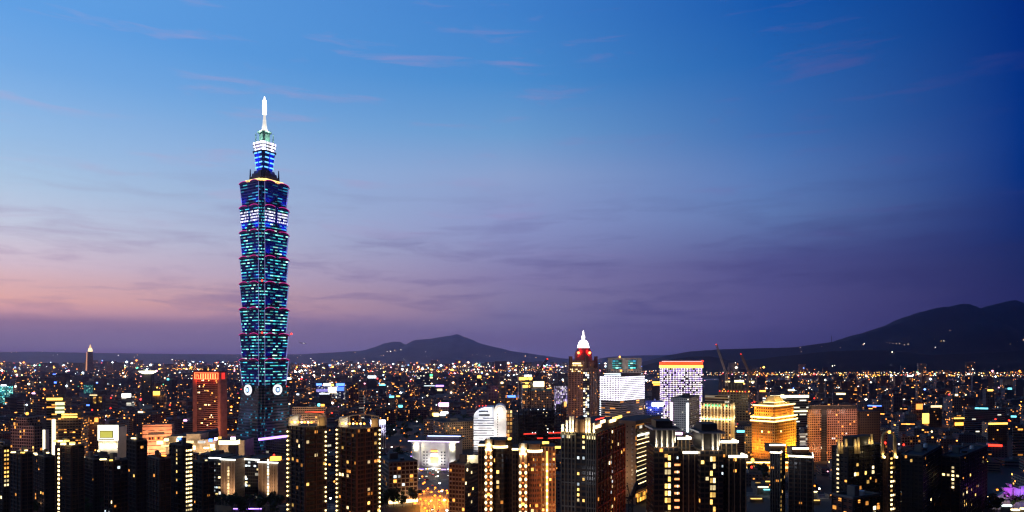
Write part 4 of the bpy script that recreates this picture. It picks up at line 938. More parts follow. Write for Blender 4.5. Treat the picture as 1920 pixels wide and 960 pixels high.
# domed twin-shouldered tower with red beacons
def domed():
    Y = 1290; T = Thing('office_tower', (PX(1092, Y), Y+25, 0), 'brown stone tower with a glowing white dome, finial and two red beacons', 'office tower')
    p = footprint(1066, 1101, 1121, Y, 32); z1 = ZP(690, Y); mb = MB(); mat = facade('facade_domed', (.27, .15, .11), glass=(.02, .012, .02), wx=.5, wy=.62, lit=.06, pal='warm', st=2.2)
    mb.prism(p, 0, z1, mat, M_dark, cell=(3.3, 3.6), bid=.3); T.part('wall', mb)
    for a, b2 in ((p[3], p[0]), (p[0], p[1])):
        pr = MB(); piers(pr, a, b2, 0, z1, 6, 1.1, .8, plain('domed_stone', (.34, .2, .14), .8)); T.part('pier', pr)
    windows(T, p[3], p[0], 0, 3.3, 3.6, [(i, 33) for i in range(2, 9)]+[(i, 31) for i in (1, 2, 4, 5, 8)]+[(i, 30) for i in (2, 3, 4, 6, 7)], mats=[GWIN2, GWIN])
    gl_ = MB(); q = p[0]; gl_.box(q[0]-1.5, q[1]-.2, 0, 9, 9, z1-6, R(32), F_glass, M_dark, cell=(3, 3.6), bid=.9); T.part('corner_glazing', gl_)
    windows(T, (q[0]-8, q[1]-6.4), (q[0]+3, q[1]-6.4), 0, 3.6, 4.2, [(i, j) for i in range(3) for j in range(4, 26) if rnd.random() < .55], size=(.7, .6), mats=[GWINC, GWIN2, GC])
    p2 = scale_poly(p, .82); mb = MB(); mb.prism(p2, z1, ZP(676, Y), mat, M_dark, cell=(3.3, 3.6), bid=.35); T.part('upper_wall', mb)
    cx, cy_ = centroid(p)
    for k in range(4):
        t = Vector(p[k]).lerp(Vector((cx, cy_)), .14); mb = MB(); mb.box(t.x, t.y, z1, 5, 5, ZP(668, Y)-z1, R(32), M_brown, M_dark); T.part('corner_turret', mb)
    red = plain('dome_drum_red', (.35, .05, .05), .5); Z = lambda y: ZP(y, Y)
    d = MB(); d.lathe(cx, cy_, [(17, Z(676)), (16.5, Z(664)), (14.5, Z(657)), (11, Z(651))], red, 12); T.part('drum', d)
    d = MB(); d.lathe(cx, cy_, [(11.6, Z(652)), (11, Z(648)), (9, Z(642)), (6, Z(637.5)), (2, Z(636))], glow('dome_white', (1, .97, 1), 3.4), 16); T.part('dome', d)
    d = MB(); d.lathe(cx, cy_, [(2.2, Z(636)), (3.4, Z(632)), (2.9, Z(629)), (1.3, Z(626)), (1.6, Z(623)), (.9, Z(620)), (0, Z(618))], glow('finial_white', (1, .94, .82), 3.4), 12); T.part('finial', d)
    for s in (-1, 1):
        a = R(-90+s*37); x, y = cx+math.cos(a)*17.5, cy_+math.sin(a)*17.5; b_ = MB(); b_.ball((x, y, Z(661.5)), 2.6, glow('beacon_red', (1, .16, .05), 7), 10, 6); T.part('beacon', b_)
        LL(1.7, x*1.0, y-3.5, Z(661), 14000, (1, .03, .02), 1.5)
    r_ = MB(); r_.box(cx-15, cy_-26, Z(683), 16, 3, 3, R(20), GWIN2); T.part('lit_parapet', r_)
    for xx, zz, e, c in ((1074, 20, 26000, (1, .5, .2)), (1110, 20, 15000, (.8, .5, .5)), (1074, 95, 13000, (1, .6, .4)), (1110, 90, 6000, (.9, .5, .6))): LL(1.7, PX(xx, Y-60), Y-60, zz, e, c, 3)
    BUSY.append((1062, 1124, 800, Y))
domed()

# dotted white office block and the twin-opening block behind it
def dotted():
    Y = 1340; T = Thing('office_block', (PX(1165, Y), Y+25, 0), 'office block whose upper half is a glaring grid of white lights', 'office building')
    p = footprint(1125, 1163, 1208, Y, 40); z1 = ZP(706, Y); zm = ZP(752, Y)
    mb = MB(); mb.prism(p, 0, zm, facade('facade_pale_ribbon', (.5, .47, .45), glass=(.02, .02, .025), wx=1.0, wy=.55, lit=.16, pal='warm', st=1.6, run=3.0), M_dark, cell=(4, 4.2), bid=.44); T.part('lower_wall', mb)
    mb = MB(); mb.prism(grow(p, .8), zm, z1, facade('facade_white_lamps', (.42, .38, .5), wx=.70, wy=.70, lit=1.0, pal='lamps', st=4.2, dotted=True), M_dark, cell=(3.6, 3.6), bid=.2, bottom=True); T.part('light_grid', mb)
    q = scale_poly(p, .8); mb = MB(); mb.prism(q, z1, z1+5.5, M_conc, M_dark); o = T.part('penthouse', mb); l = MB(); bands(l, q[3], q[0], [z1+4.2, z1+1.0], .9, .6, GC); T.part('roof_light', l, o)
    l = MB(); l.box(p[3][0]-.8, p[3][1]-2, 0, 1.6, 1.6, 1, 0, M_conc)
    for j in range(12): l.ball((p[3][0]+.2, p[3][1]-1.8, 6+j*4.2), 1.0, GC)
    T.part('edge_lamp', l)
    lamp_or_fill(PX(1160, Y-50), Y-55, 22, 20000, (1, .85, .7), 3)
    BUSY.append((1120, 1210, 798, Y))
    Y = 1500; T = Thing('office_block', (PX(1171, Y), Y+20, 0), 'grey concrete block with two square openings and cyan-lit glazing, behind the dotted white block', 'office building')
    X = lambda v: PX(v, Y); Z = lambda v: ZP(v, Y)
    mb = MB()
    for a, b2, t, u in ((1140, 1148, 671, 700), (1167, 1178, 671, 700), (1196, 1203, 671, 700), (1140, 1203, 671, 674)):
        mb.box((X(a)+X(b2))/2, Y+(1 if t == u else .5 if b2-a > 20 else 0)+8, Z(u), X(b2)-X(a), 16, Z(t)-Z(u), 0, plain('grey_concrete', (.36, .34, .30), .8))
    mb.box(X(1171.5), Y+9, 0, X(1203)-X(1140), 22, Z(692), 0, facade('facade_grey_grid', (.36, .34, .30), wx=.7, wy=.5, lit=.1, pal='warm'), M_conc, cell=(6, 4), bid=.3); T.part('wall', mb)
    for a, b2 in ((1150, 1167), (1178, 1194)):
        s_ = MB(); s_.box((X(a)+X(b2))/2, Y+14, Z(692), X(b2)-X(a), 3, Z(675)-Z(692), 0, facade('glazing_cyan', (.05, .1, .1), glass=(.05, .2, .2), wx=.9, wy=.55, lit=.75, pal='teal', st=2.0), cell=(6, 4.5), bid=.1*a % 1); T.part('glazing', s_)
    lamp_or_fill(X(1172), Y-30, Z(690), 11000, (1, .9, .75), 3); l = MB(); l.ball((X(1162), Y, Z(669)), 2.2, GO); l.ball((X(1164), Y-3, Z(695)), 2.2, GO); T.part('aviation_lamp', l)
    BUSY.append((1138, 1205, 705, Y))
dotted()

# violet-dotted tower with red and yellow roof band
def violet():
    Y = 1400; T = Thing('hotel_tower', (PX(1278, Y), Y+20, 0), 'broad tower dotted with violet and white lamps under a red and yellow roof band', 'hotel tower')
    p = footprint(1240, 1241, 1317, Y, 84, 26); z1 = ZP(690, Y); p[2] = (p[1][0]-3, p[1][1]+28); p[3] = (p[0][0]+2, p[0][1]+28)
    mb = MB(); mb.prism(p, 0, z1, facade('facade_violet_lamps', (.28, .22, .34), glass=(.03, .02, .05), wx=.64, wy=.64, lit=.9, pal='violet', st=4.0, dotted=True), M_dark, cell=(3.2, 4.0), bid=.21); T.part('wall', mb)
    for y0, y1, mt, nm in ((690, 685, GY, 'yellow_band'), (685, 679, glow('band_red', (1, .05, .01), 3), 'red_band')):
        mb = MB(); mb.prism(grow(p, 1.5 if mt is GY else .8), ZP(y0, Y), ZP(y1, Y), mt, M_dark, bottom=True); T.part(nm, mb)
    mb = MB(); bands(mb, p[0], p[1], [ZP(678, Y)], 1, .6, glow('band_pink', (1, .4, .4), 3)); T.part('roof_light', mb)
    for a, b2 in ((p[0], p[1]),):
        pr = MB(); piers(pr, a, b2, 0, z1, 12, .5, .8, M_conc); T.part('pier', pr)
    for x in (1317, 1246): l = MB(); l.ball((PX(x, Y), Y-1, ZP(677 if x > 1300 else 680, Y)), 2.0, GR); T.part('aviation_lamp', l)
    BUSY.append((1236, 1320, 800, Y))
violet()

# grey-white block with two vertical light strips
T = block('office_building', 'grey-white office building with two glowing vertical light strips', 1257, 1292, 1312, 747, 1150, 28, facade('facade_grey_white', (.5, .52, .5), glass=(.03, .05, .05), wx=.7, wy=.42, lit=.06, pal='cool', st=1.4), (3.2, 3.6), clutter=2, ybot=800, cat='office building')
L_ = math.dist(*T.L)
for t, m_ in ((.06, GPK), (.93, GC)): sign(T, *T.L, t-.05, t+.05, 12, T.z1-8, m_, 'strip_light', .6)
lamp_or_fill(*along(*T.L, 20, 60), 40, 26000, (.9, .95, 1), 3)
T = block('shop_building', 'blue-lit building with a glaring white billboard beside the violet-dotted tower', 1209, 1211, 1243, 752, 1260, 84, facade('facade_blue_lit', (.12, .14, .3), wx=.6, wy=.5, lit=.12, pal='cool', st=2), (3.4, 3.6), clutter=2, ybot=795)
sign(T, *T.R, .35, 1.0, ZP(762, 1260), ZP(755, 1260), glow('billboard_white', (.93, .96, 1), 6), 'billboard', 1.0)
for k in (.3, .7): q = along(*T.R, k*math.dist(*T.R), 9); lamp_or_fill(q[0], q[1], ZP(766, 1260), 9000, (.12, .2, 1), 1.5)
lamp_or_fill(PX(1215, 1290), 1245, ZP(745, 1260), 9000, (.1, .15, 1), 2)

# green and gold column store
def columns():
    Y = 905; T = block('department_store', 'department store ringed by white uplit columns with green lamps', 1314, 1372, 1398, 757, Y, 24, F_beige, (4, 3.6), clutter=2, ybot=840, cat='department store')
    for (a, b2), n in ((T.L, 9), (T.R, 4)):
        for i in range(n+1):
            q = along(a, b2, math.dist(a, b2)*min(.98, max(.02, i/n)), .9); c = MB(); c.tube((q[0], q[1], 0), (q[0], q[1], T.z1), .85, .85, M_white, 8); T.part('column', c)
            if True:
                q2 = along(a, b2, math.dist(a, b2)*min(.98, max(.02, i/n)), 3.2)
                LL(3, q2[0], q2[1], T.z1-20, 420, (1, .66, .24), .5); LL(3, q2[0], q2[1], T.z1-5, 160, (1, .7, .3), .4)
                if a is T.R[0] or i > 6: LL(3, q2[0], q2[1], 22, 420, (1, .66, .24), .4)
        for zz in ((T.z1-4.0, T.z1-22) if a is T.L[0] else (T.z1-4, T.z1-22, T.z1-38, T.z1-53)):
            for i in range(n):
                if rnd.random() < (.6 if zz > T.z1-10 else .95): sign(T, a, b2, (i+.3)/n, (i+.7)/n, zz, zz+2.2, glow('lamp_green', (.08, .85, .35), 1.8), 'green_lamp', .6)
    s_ = MB(); q = scale_poly(T.poly, .75); s_.prism(q, T.z1, ZP(742, Y), F_ribbon, M_dark, cell=(4, 4), bid=.1); T.part('upper_storey', s_)
    sign(T, *T.R, .15, .6, T.z1-30, T.z1-12, facade('sign_bright', (.6, .5, .3), wx=.8, wy=.8, lit=.8, pal='gold', st=2.6), 'tall_sign', .9)
    l = MB(); l.box(PX(1325, Y-40), Y-40, 0, 26, 16, 24, 0, F_beige, M_dark, bid=.3, cell=(4, 4)); l.box(PX(1325, Y-40), Y-48.5, 22, 26, .6, 2.6, 0, GY); T.part('annex', l)
columns()

# concrete tower with two cranes
T = block('unfinished_tower', 'grey unfinished concrete tower carrying two cranes on its roof', 1347, 1403, 1424, 735, 1190, 26, facade('facade_bare_grid', (.28, .23, .14), glass=(.015, .012, .01), wx=.68, wy=.62, lit=.03, pal='warm'), (5, 4.4), clutter=0, ybot=770, cat='construction site')
q = scale_poly(T.poly, .94); pr = MB()
for i in (0, 3): piers(pr, q[i], q[(i+1) % 4], T.z1, T.z1+14, 9, .8, .6, M_conc)
T.part('column', pr); mb = MB(); mb.prism(scale_poly(T.poly, .6), T.z1, T.z1+16, M_steel, M_dark); T.part('core', mb)
pr = MB(); bands(pr, *T.L, [4.4*j for j in range(2, 19)], .5, .5, M_tan); bands(pr, *T.R, [4.4*j for j in range(2, 19)], .5, .5, M_tan); T.part('floor_band', pr)
for i in range(16):
    a, b2 = T.L if i < 10 else T.R; q = along(a, b2, (i % 10+.5)/10.5*math.dist(a, b2), .6); l = MB(); l.ball((q[0], q[1], T.z1+.6), .9, (GR, GO, GO)[i % 3]); T.part('work_lamp', l)
for x_, m_ in ((1388, GWB), (1366, GWIN2), (1412, GWIN2)): l = MB(); l.box(PX(x_, 1190), 1196, ZP(717, 1190), 15 if x_ == 1388 else 8, 3, 3.5 if x_ == 1388 else 2.4, 0, m_); T.part('flood_lamp', l)
mb = MB(); mb.box(PX(1388, 1190), 1206, T.z1, 8, 8, ZP(717, 1190)-T.z1, 0, M_steel); T.part('lamp_gantry', mb)
lamp_or_fill(PX(1360, 1150), 1120, 60, 26000, (1, .75, .4), 3); lamp_or_fill(PX(1345, 1180), 1165, ZP(700, 1190), 3000, (1, .75, .5), 2); lamp_or_fill(PX(1400, 1180), 1165, ZP(700, 1190), 3000, (1, .6, .4), 2)
crane('grey luffing crane beside the red and yellow banded tower', 1195, 1362, T.z1+10, 0, ZP(700, 1190), 1342, 646, plain('crane_grey', (.35, .3, .28), .6))
crane('dark luffing crane closer to the golden tower', 1195, 1405, T.z1+10, 0, ZP(698, 1190), 1388, 664, plain('crane_brown', (.2, .13, .1), .6))

# golden tower
def golden():
    Y = 850; T = Thing('hotel_tower', (PX(1452, Y), Y+25, 0), 'golden floodlit tower with glowing eaves and a lantern roof', 'hotel tower')
    gold = facade('facade_gold', (.62, .30, .07), glass=(.05, .02, .01), wx=.55, wy=.5, lit=.05, pal='warm', st=2.0, wallvar=.1)
    p = footprint(1410, 1452, 1492, Y, 45); Z = lambda y: ZP(y, Y); pa = M_gold
    mb = MB(); mb.prism(p, 0, Z(793), gold, M_dark, cell=(2.9, 3.5), bid=.3); T.part('lower_wall', mb)
    p2 = scale_poly(p, .9); mb = MB(); mb.prism(p2, Z(793), Z(764), gold, M_dark, cell=(2.9, 3.5), bid=.5); T.part('upper_wall', mb)
    p3 = scale_poly(p, .72); mb = MB(); mb.prism(p3, Z(764), Z(757), pa, M_dark); T.part('attic', mb)
    ev = glow('eave_light', (1, .76, .32), 3.0)
    for y, k in ((793, 1.09), (786, 1.07), (764, .97)):
        mb = MB(); q = scale_poly(p, k); mb.prism(q, Z(y), Z(y)+.8, pa, M_dark, bottom=True); T.part('eave', mb)
        for i in (0, 3): l = MB(); bands(l, along(q[i], q[(i+1) % 4], .3), along(q[i], q[(i+1) % 4], math.dist(q[i], q[(i+1) % 4])-.3), [Z(y)+.85], 1.7, .4, ev); T.part('eave_light', l)
    for i in (0, 3):
        a, b2 = p[i], p[(i+1) % 4]; L_ = math.dist(a, b2); pr = MB(); piers(pr, a, b2, 0, Z(794), 12, .45, .45, pa); T.part('pier', pr)
        for t in (.12, .38, .62, .88):
            q = along(a, b2, t*L_, 7.5); LL(8, q[0], q[1], 3, 26000, (1, .56, .06), 1, (*along(a, b2, t*L_, 0), 30), 120)
            q = along(a, b2, t*L_, 13); LL(8, q[0], q[1], 24, 2000, (1, .38, .04), 1.2)
            q = along(a, b2, t*L_, 6); LL(8, q[0], q[1], Z(783), 1600, (1, .50, .08), .8)
            q = along(a, b2, t*L_, 2.5); 
        bl = MB(); bands(bl, a, b2, [3.5*j for j in range(1, 16)], .3, .3, pa); T.part('floor_band', bl)
    ln = MB(); cx, cy_ = centroid(p); ln.prism(scale_poly(p, .46), Z(757), Z(745), pa, M_gold, top=scale_poly(p, .26), cell=(3, 3)); T.part('lantern_roof', ln)
    l = MB(); l.prism(scale_poly(p, .5), Z(757), Z(756), ev, bottom=True); T.part('roof_light', l)
    for i in (0, 3):
        for t in (.25, .5, .75):
            q = along(scale_poly(p, .55)[i], scale_poly(p, .55)[(i+1) % 4], t*math.dist(p[0], p[1])*.55, 4); LL(3, q[0], q[1], Z(755), 1700, (1, .72, .3), .6)
            q = along(scale_poly(p, .8)[i], scale_poly(p, .8)[(i+1) % 4], t*math.dist(p[0], p[1])*.8, 2); 
    for t, i, m_ in ((.3, 3, GWB), (.5, 3, GWB), (.45, 0, GWB), (.5, 3, GO)): windows(T, p[i], p[(i+1) % 4], 0, 2.9, 3.5, [(int(t*14), 12)], mats=[m_])
    # flared podium
    pd = MB(); q = [(PX(1395, Y-20), Y-24), (PX(1475, Y-20), Y-24), (PX(1490, Y), Y+20), (PX(1398, Y), Y+20)]; pd.prism(q, 0, 10, gold, M_dark, cell=(3, 3.5)); o = T.part('podium', pd)
    l = MB(); bands(l, q[0], q[1], [10], 1.6, .6, ev); bands(l, q[0], q[1], [3.5], 2.4, .3, GWIN2); T.part('podium_light', l, o)
    for xx in (1405, 1440, 1470): LL(8, PX(xx, Y-30), Y-40, 8, 2600, (1, .55, .12), 1)
    l = MB(); l.ball((PX(1411, Y-26), Y-26, 14), 2.2, GY); l.tube((PX(1411, Y-26), Y-26, 10), (PX(1411, Y-26), Y-26, 13), .3, .3, M_steel); T.part('globe_lamp', l)
    BUSY.append((1404, 1497, 885, Y))
golden()
T = block('office_building', 'pale building with a long glowing roof edge just behind the golden tower', 1430, 1436, 1516, 745, 1110, 80, F_ribbon, (4, 3.8), clutter=0, ybot=790)
sign(T, *T.R, .1, 1.0, T.z1-1, T.z1+3, glow('eave_gold_white', (1, .86, .5), 3), 'roof_light', .8); sign(T, *T.R, .5, 1.0, T.z1-24, T.z1-22, GWB, 'strip_light', .6)
T = block('stone_building', 'narrow cream building wedged behind the left flank of the golden tower', 1396, 1398, 1414, 800, 930, 80, F_beige, (3, 3.4), clutter=0, ybot=870, group=None); T.e['label'] = 'narrow cream building wedged between the golden tower and the column-ringed store'; lamp_or_fill(*along(*T.R, 6, 16), 26, 3200, (1, .75, .4), 1)
T = block('annex_building', 'small white annex with shining windows at the foot of the pink grid block', 1498, 1500, 1514, 812, 940, 80, F_ribbon, (3, 3.4), clutter=0, ybot=850); lamp_or_fill(*along(*T.R, 4, 10), 12, 2500, (.8, .85, 1), 1)

# pink grid office
def pink():
    Y = 905; T = block('office_block', 'broad pinkish office block with an even square grid and a dark central strip', 1514, 1518, 1607, 768, Y, 80, F_pink, (2.9, 3.1), clutter=0, ybot=850, cat='office building')
    a, b2 = T.R; L_ = math.dist(a, b2)
    pr = MB(); piers(pr, a, b2, 0, T.z1, ncol(a, b2, 2.9), .55, .4, plain('pink_stone', (.5, .3, .24), .8)); T.part('pier', pr)
    pr = MB(); bands(pr, a, b2, [3.1*j for j in range(1, int(T.z1/3.1))], .5, .35, plain('pink_stone', (.5, .3, .24), .8)); T.part('floor_band', pr)
    mb = MB(); bands(mb, along(a, b2, .24*L_), along(a, b2, .35*L_), [0], T.z1, .9, F_glass); T.part('dark_strip', mb)
    mb = MB(); mb.prism(scale_poly(T.poly, .96), T.z1, T.z1+4.5, M_steel, M_dark); T.part('roof_house', mb); sign(T, a, b2, .02, .98, T.z1+4.6, T.z1+5.3, M_beige, 'roof_rail', -1)
    windows(T, a, b2, 0, 2.9, 3.1, [(14, 16), (18, 11), (11, 9), (12, 9), (13, 10), (16, 14)], mats=[GWINC, GWIN3])
    for t in (.1, .4, .7, 1.0): q = along(a, b2, t*L_, 30); LL(1.5, q[0], q[1], 12, 17000, (1, .42, .17), 2); LL(1.5, q[0], q[1], 62, 8000, (1, .55, .4), 2)
    mb = MB(); v = (Vector(T.poly[1])-Vector(T.poly[0])).normalized(); c = Vector(T.poly[1])+v*14+Vector((0, 10)); mb.box(c.x, c.y, 0, 30, 30, T.z1-3, math.atan2(v.y, v.x), F_dark, M_dark, bid=.9); T.part('side_wing', mb)
pink()

# low-left of the skyline: red-topped tower
def red_top():
    Y = 1150; T = block('office_tower', 'brown office tower crowned by a glowing red sign band', 362, 414, 426, 697, Y, 16, facade('facade_redtop', (.22, .10, .07), glass=(.025, .01, .01), wx=.86, wy=.5, lit=.04, pal='warm', st=2.6), (2.6, 3.4), clutter=1, ybot=826, cat='office tower', matR=plain('pink_wall', (.34, .17, .16), .8))
    a, b2 = T.L; L_ = math.dist(a, b2); st = plain('redtop_stone', (.42, .2, .14), .8)
    for t0, t1 in ((0, .14), (.9, 1)): mb = MB(); bands(mb, along(a, b2, t0*L_), along(a, b2, t1*L_), [0], T.z1, .8, st); T.part('corner_pier', mb)
    bl = MB(); bands(bl, along(a, b2, .14*L_), along(a, b2, .9*L_), [3.4*j for j in range(1, int(T.z1/3.4)-4)], .9, .5, st); T.part('floor_band', bl)
    z0, z1 = ZP(711, Y), ZP(699, Y); sign(T, a, b2, .02, .99, z0-1, T.z1, plain('sign_red_wall', (.6, .05, .03), .6), 'sign_backing', .9, .6)
    sg = MB(); an = math.atan2(b2[1]-a[1], b2[0]-a[0]); lt = glow('sign_letter', (1, .30, .10), 2.6)
    bx = lambda t, z, w, h: sg.box(*along(a, b2, t*L_, 1.5), z, w, .4, h, an, lt)
    H = z1-z0
    bx(.5, z0, L_*.86, .7); bx(.5, z1-.7, L_*.86, .7)
    for t in (.08, .92): bx(t, z0, .7, H)
    for i in range(7): bx(.30+i*.088, z0+.8, 2.1, H*.78)
    bx(.13, z0+1, .8, H*.7); bx(.18, z0+H*.45, 2.6, .8); bx(.18, z0+H*.7, 2.6, .8); bx(.22, z0+1, .8, H*.6)
    T.part('sign_lettering', sg)
    for t in (.2, .5, .8): q = along(a, b2, t*L_, 7); LL(1.7, q[0], q[1], z0-2, 3200, (1, .08, .03), 1)
    sign(T, *T.R, .1, .6, z0, z1, glow('side_sign_red', (1, .04, .03), 1.1), 'side_sign', .5)
    windows(T, along(a, b2, .16*L_), along(a, b2, .88*L_), ZP(800, Y), 2.6, 3.4, [(i, j) for i, j in [(0, 23), (1, 23), (2, 23), (9, 23), (10, 23), (11, 23), (3, 22), (4, 22), (8, 22), (1, 19), (4, 19), (5, 17), (6, 17), (7, 17), (0, 16), (1, 16), (8, 10), (9, 10), (5, 10), (6, 10), (1, 8), (2, 8), (10, 5), (11, 4), (9, 4), (6, 3), (5, 3), (14, 21), (13, 24), (9, 25), (5, 25), (2, 1), (3, 1), (7, 0)]], mats=[GWIN2, GWB, GWIN])
    for xx, zz, e in ((365, 10, 22000), (395, 18, 30000), (420, 15, 14000), (385, 70, 14000)): LL(1.7, PX(xx, Y-50), Y-50, zz, e, (1, .36, .2), 3)
red_top()

# floodlit white block with a framed screen
def white_gate():
    Y = 900; T = Thing('screen_building', (PX(203, Y), Y+10, 0), 'glaring white block with a framed yellow-green screen on its face', 'building')
    X = lambda v: PX(v, Y); Z = lambda v: ZP(v, Y)
    mb = MB(); mb.prism([(X(186), Y), (X(220), Y), (X(220), Y+20), (X(186), Y+20)], 0, Z(801), M_white, M_dark, top=[(X(183), Y), (X(222), Y), (X(222), Y+20), (X(183), Y+20)]); T.part('wall', mb)
    mb = MB(); mb.prism([(X(184), Y-1.0), (X(222), Y-1.0), (X(222), Y), (X(184), Y)], Z(826), Z(797), glow('lightbox_white', (1, .95, .72), 2.4)); T.part('light_box', mb)
    mb = MB(); mb.box(X(201), Y-1.4, Z(821), X(213)-X(188), .6, Z(807)-Z(821), 0, M_steel); fr = T.part('screen_frame', mb)
    mb = MB(); mb.box(X(201), Y-1.9, Z(820), X(212)-X(189.5), .4, Z(808.5)-Z(820), 0, glow('screen_olive', (.62, .58, .10), 1.0)); T.part('screen', mb, fr)
    mb = MB(); mb.box(X(201), Y-1.3, Z(825), X(216)-X(187), .5, 1.2, 0, M_steel); T.part('sill', mb)
    for xx in (190, 203, 216): l = MB(); l.ball((X(xx), Y-2, Z(832)), 1.5, GWB); T.part('flood_lamp', l); LL(2.5, X(xx), Y-6, Z(838), 1600, (1, .82, .55), .6)
    BUSY.append((180, 225, 850, Y))
white_gate()

# shopping mall with coloured screens
T = block('shopping_mall', 'salmon-coloured shopping mall floodlit from below beside the screen building', 257, 267, 322, 797, 960, 72, facade('facade_salmon', (.55, .3, .2), glass=(.05, .02, .01), wx=1.0, wy=.2, lit=.0), (5, 5), clutter=0, ybot=838, cat='mall')
a, b2 = T.R; L_ = math.dist(a, b2); sign(T, a, b2, .2, .75, T.z1-14, T.z1-10.5, M_steel, 'window_band', .1); sign(T, a, b2, .2, .8, T.z1-21, T.z1-17, facade('mall_glass', (.3, .12, .06), glass=(.02, .01, .01), wx=.6, wy=.8, lit=.25, pal='warm'), 'window_band', .1)
for t in (.1, .4, .7, 1): q = along(a, b2, t*L_, 18); LL(3, q[0], q[1], 8, 9500, (1, .52, .26), 1); LL(3, q[0], q[1], 34, 3500, (1, .42, .22), 1)
def mall_cubes():
    T = Thing('shopping_arcade', (PX(385, 960), 940, 0), 'row of low shopping halls with brightly lit display boxes near the red-topped tower', 'mall')
    X = lambda v: PX(v, 930); rr = random.Random(9)
    mb = MB()
    for a, b2, yt in ((305, 345, 818), (345, 372, 813), (372, 402, 823), (402, 452, 826)): mb.box((X(a)+X(b2))/2, 955+rr.uniform(-6, 6), 0, X(b2)-X(a)-.5, 34, ZP(yt, 940), 0, M_beige, M_dark)
    T.part('wall', mb)
    fac = [GWB, GY, GWIN2, GWB, GO, GB, GWIN, GPK, GWINC]
    cs = [(300, 826, 12, 7, 2), (312, 822, 8, 5, 0), (322, 829, 10, 6, 6), (338, 817, 9, 9, 2), (334, 822, 6, 8, 0), (337, 819.5, 9, 6, 5), (336, 830, 8, 4, 1), (345, 834, 10, 3, 0), (356, 826, 14, 5, 2), (362, 835, 8, 8, 0), (378, 826, 14, 5, 8), (387, 838, 10, 3, 0), (395, 822, 6, 6, 5), (398, 832, 7, 8, 0), (405, 820, 5, 5, 7), (412, 818, 6, 5, 6), (399, 838, 5, 7, 1), (437, 819, 9, 5, 7), (310, 834, 16, 3, 2), (322, 837, 10, 6, 0), (372, 848, 5, 6, 0), (365, 852, 5, 3, 2)]
    for x, y, w, h, m_ in cs:
        mb = MB(); yy = 930-rr.uniform(0, 14); mb.box(PX(x, yy), yy, max(.3, ZP(y+h, yy)), w*.62, 3, h*.62, 0, fac[m_]); T.part('display_box', mb)
    mb = MB(); mb.box(PX(430, 905), 905, ZP(833, 905), PX(443, 905)-PX(409, 905), 10, ZP(825, 905)-ZP(833, 905), 0, glow('pavilion_gold', (1, .84, .38), 3.5), M_dark); mb.box(PX(436, 905), 908, 0, 10, 9, ZP(833, 905), 0, M_conc); T.part('lit_pavilion', mb)
    mb = MB(); mb.tube((X(345), 960, ZP(822, 940)), (X(385), 972, ZP(817, 940)), 6, 7, M_steel, 14); T.part('curved_roof', mb)
    for x in (305, 330, 360, 395, 425): LL(3, PX(x, 915), 912, 12, 6500, (1, .68, .36), 1.2)
    BUSY.append((300, 450, 850, 920))
mall_cubes()

# banded hotel right of the supertall
T = block('hotel_building', 'cream hotel with close horizontal bands and a red neon line, beside the glass skyscraper', 545, 548, 610, 764, 1010, 78, facade('facade_cream_bands', (.5, .36, .26), glass=(.02, .012, .01), wx=.8, wy=.5, lit=.06, pal='warm', st=1.6), (3.0, 3.3), clutter=2, ybot=800)
a, b2 = T.R; L_ = math.dist(a, b2); bl = MB(); bands(bl, a, b2, [3.3*j for j in range(2, int(T.z1/3.3)+1)], .9, .8, M_beige); T.part('balcony_slab', bl)
sign(T, a, b2, .38, .95, T.z1-8, T.z1-6.6, glow('neon_red', (1, .06, .02), 2.2), 'neon_sign', 1)
sign(T, a, b2, .76, .84, T.z1, T.z1+5, GT, 'roof_sign', -3); sign(T, a, b2, .86, .97, T.z1, T.z1+4, GO, 'roof_sign', -3)
for t in (.2, .8): LL(1.8, *along(a, b2, t*L_, 30), 40, 15000, (1, .6, .35), 2)
T = block('billboard_building', 'slim pale tower topped by a dazzling blue-white billboard', 692, 694, 723, 795, 980, 82, facade('facade_fins', (.5, .5, .55), glass=(.04, .03, .05), wx=.5, wy=1, lit=0), (2.6, 4), clutter=0, ybot=845)
sign(T, *T.R, .02, .98, T.z1, T.z1+5.5, glow('billboard_blue_white', (.75, .8, 1), 8), 'billboard', 1.0, 1.5)
LL(1.8, *along(*T.R, 2, 5), T.z1+2, 3500, (.12, .12, 1), 1); LL(1.8, *along(*T.R, 18, 8), T.z1-8, 3500, (.8, .75, 1), 1)

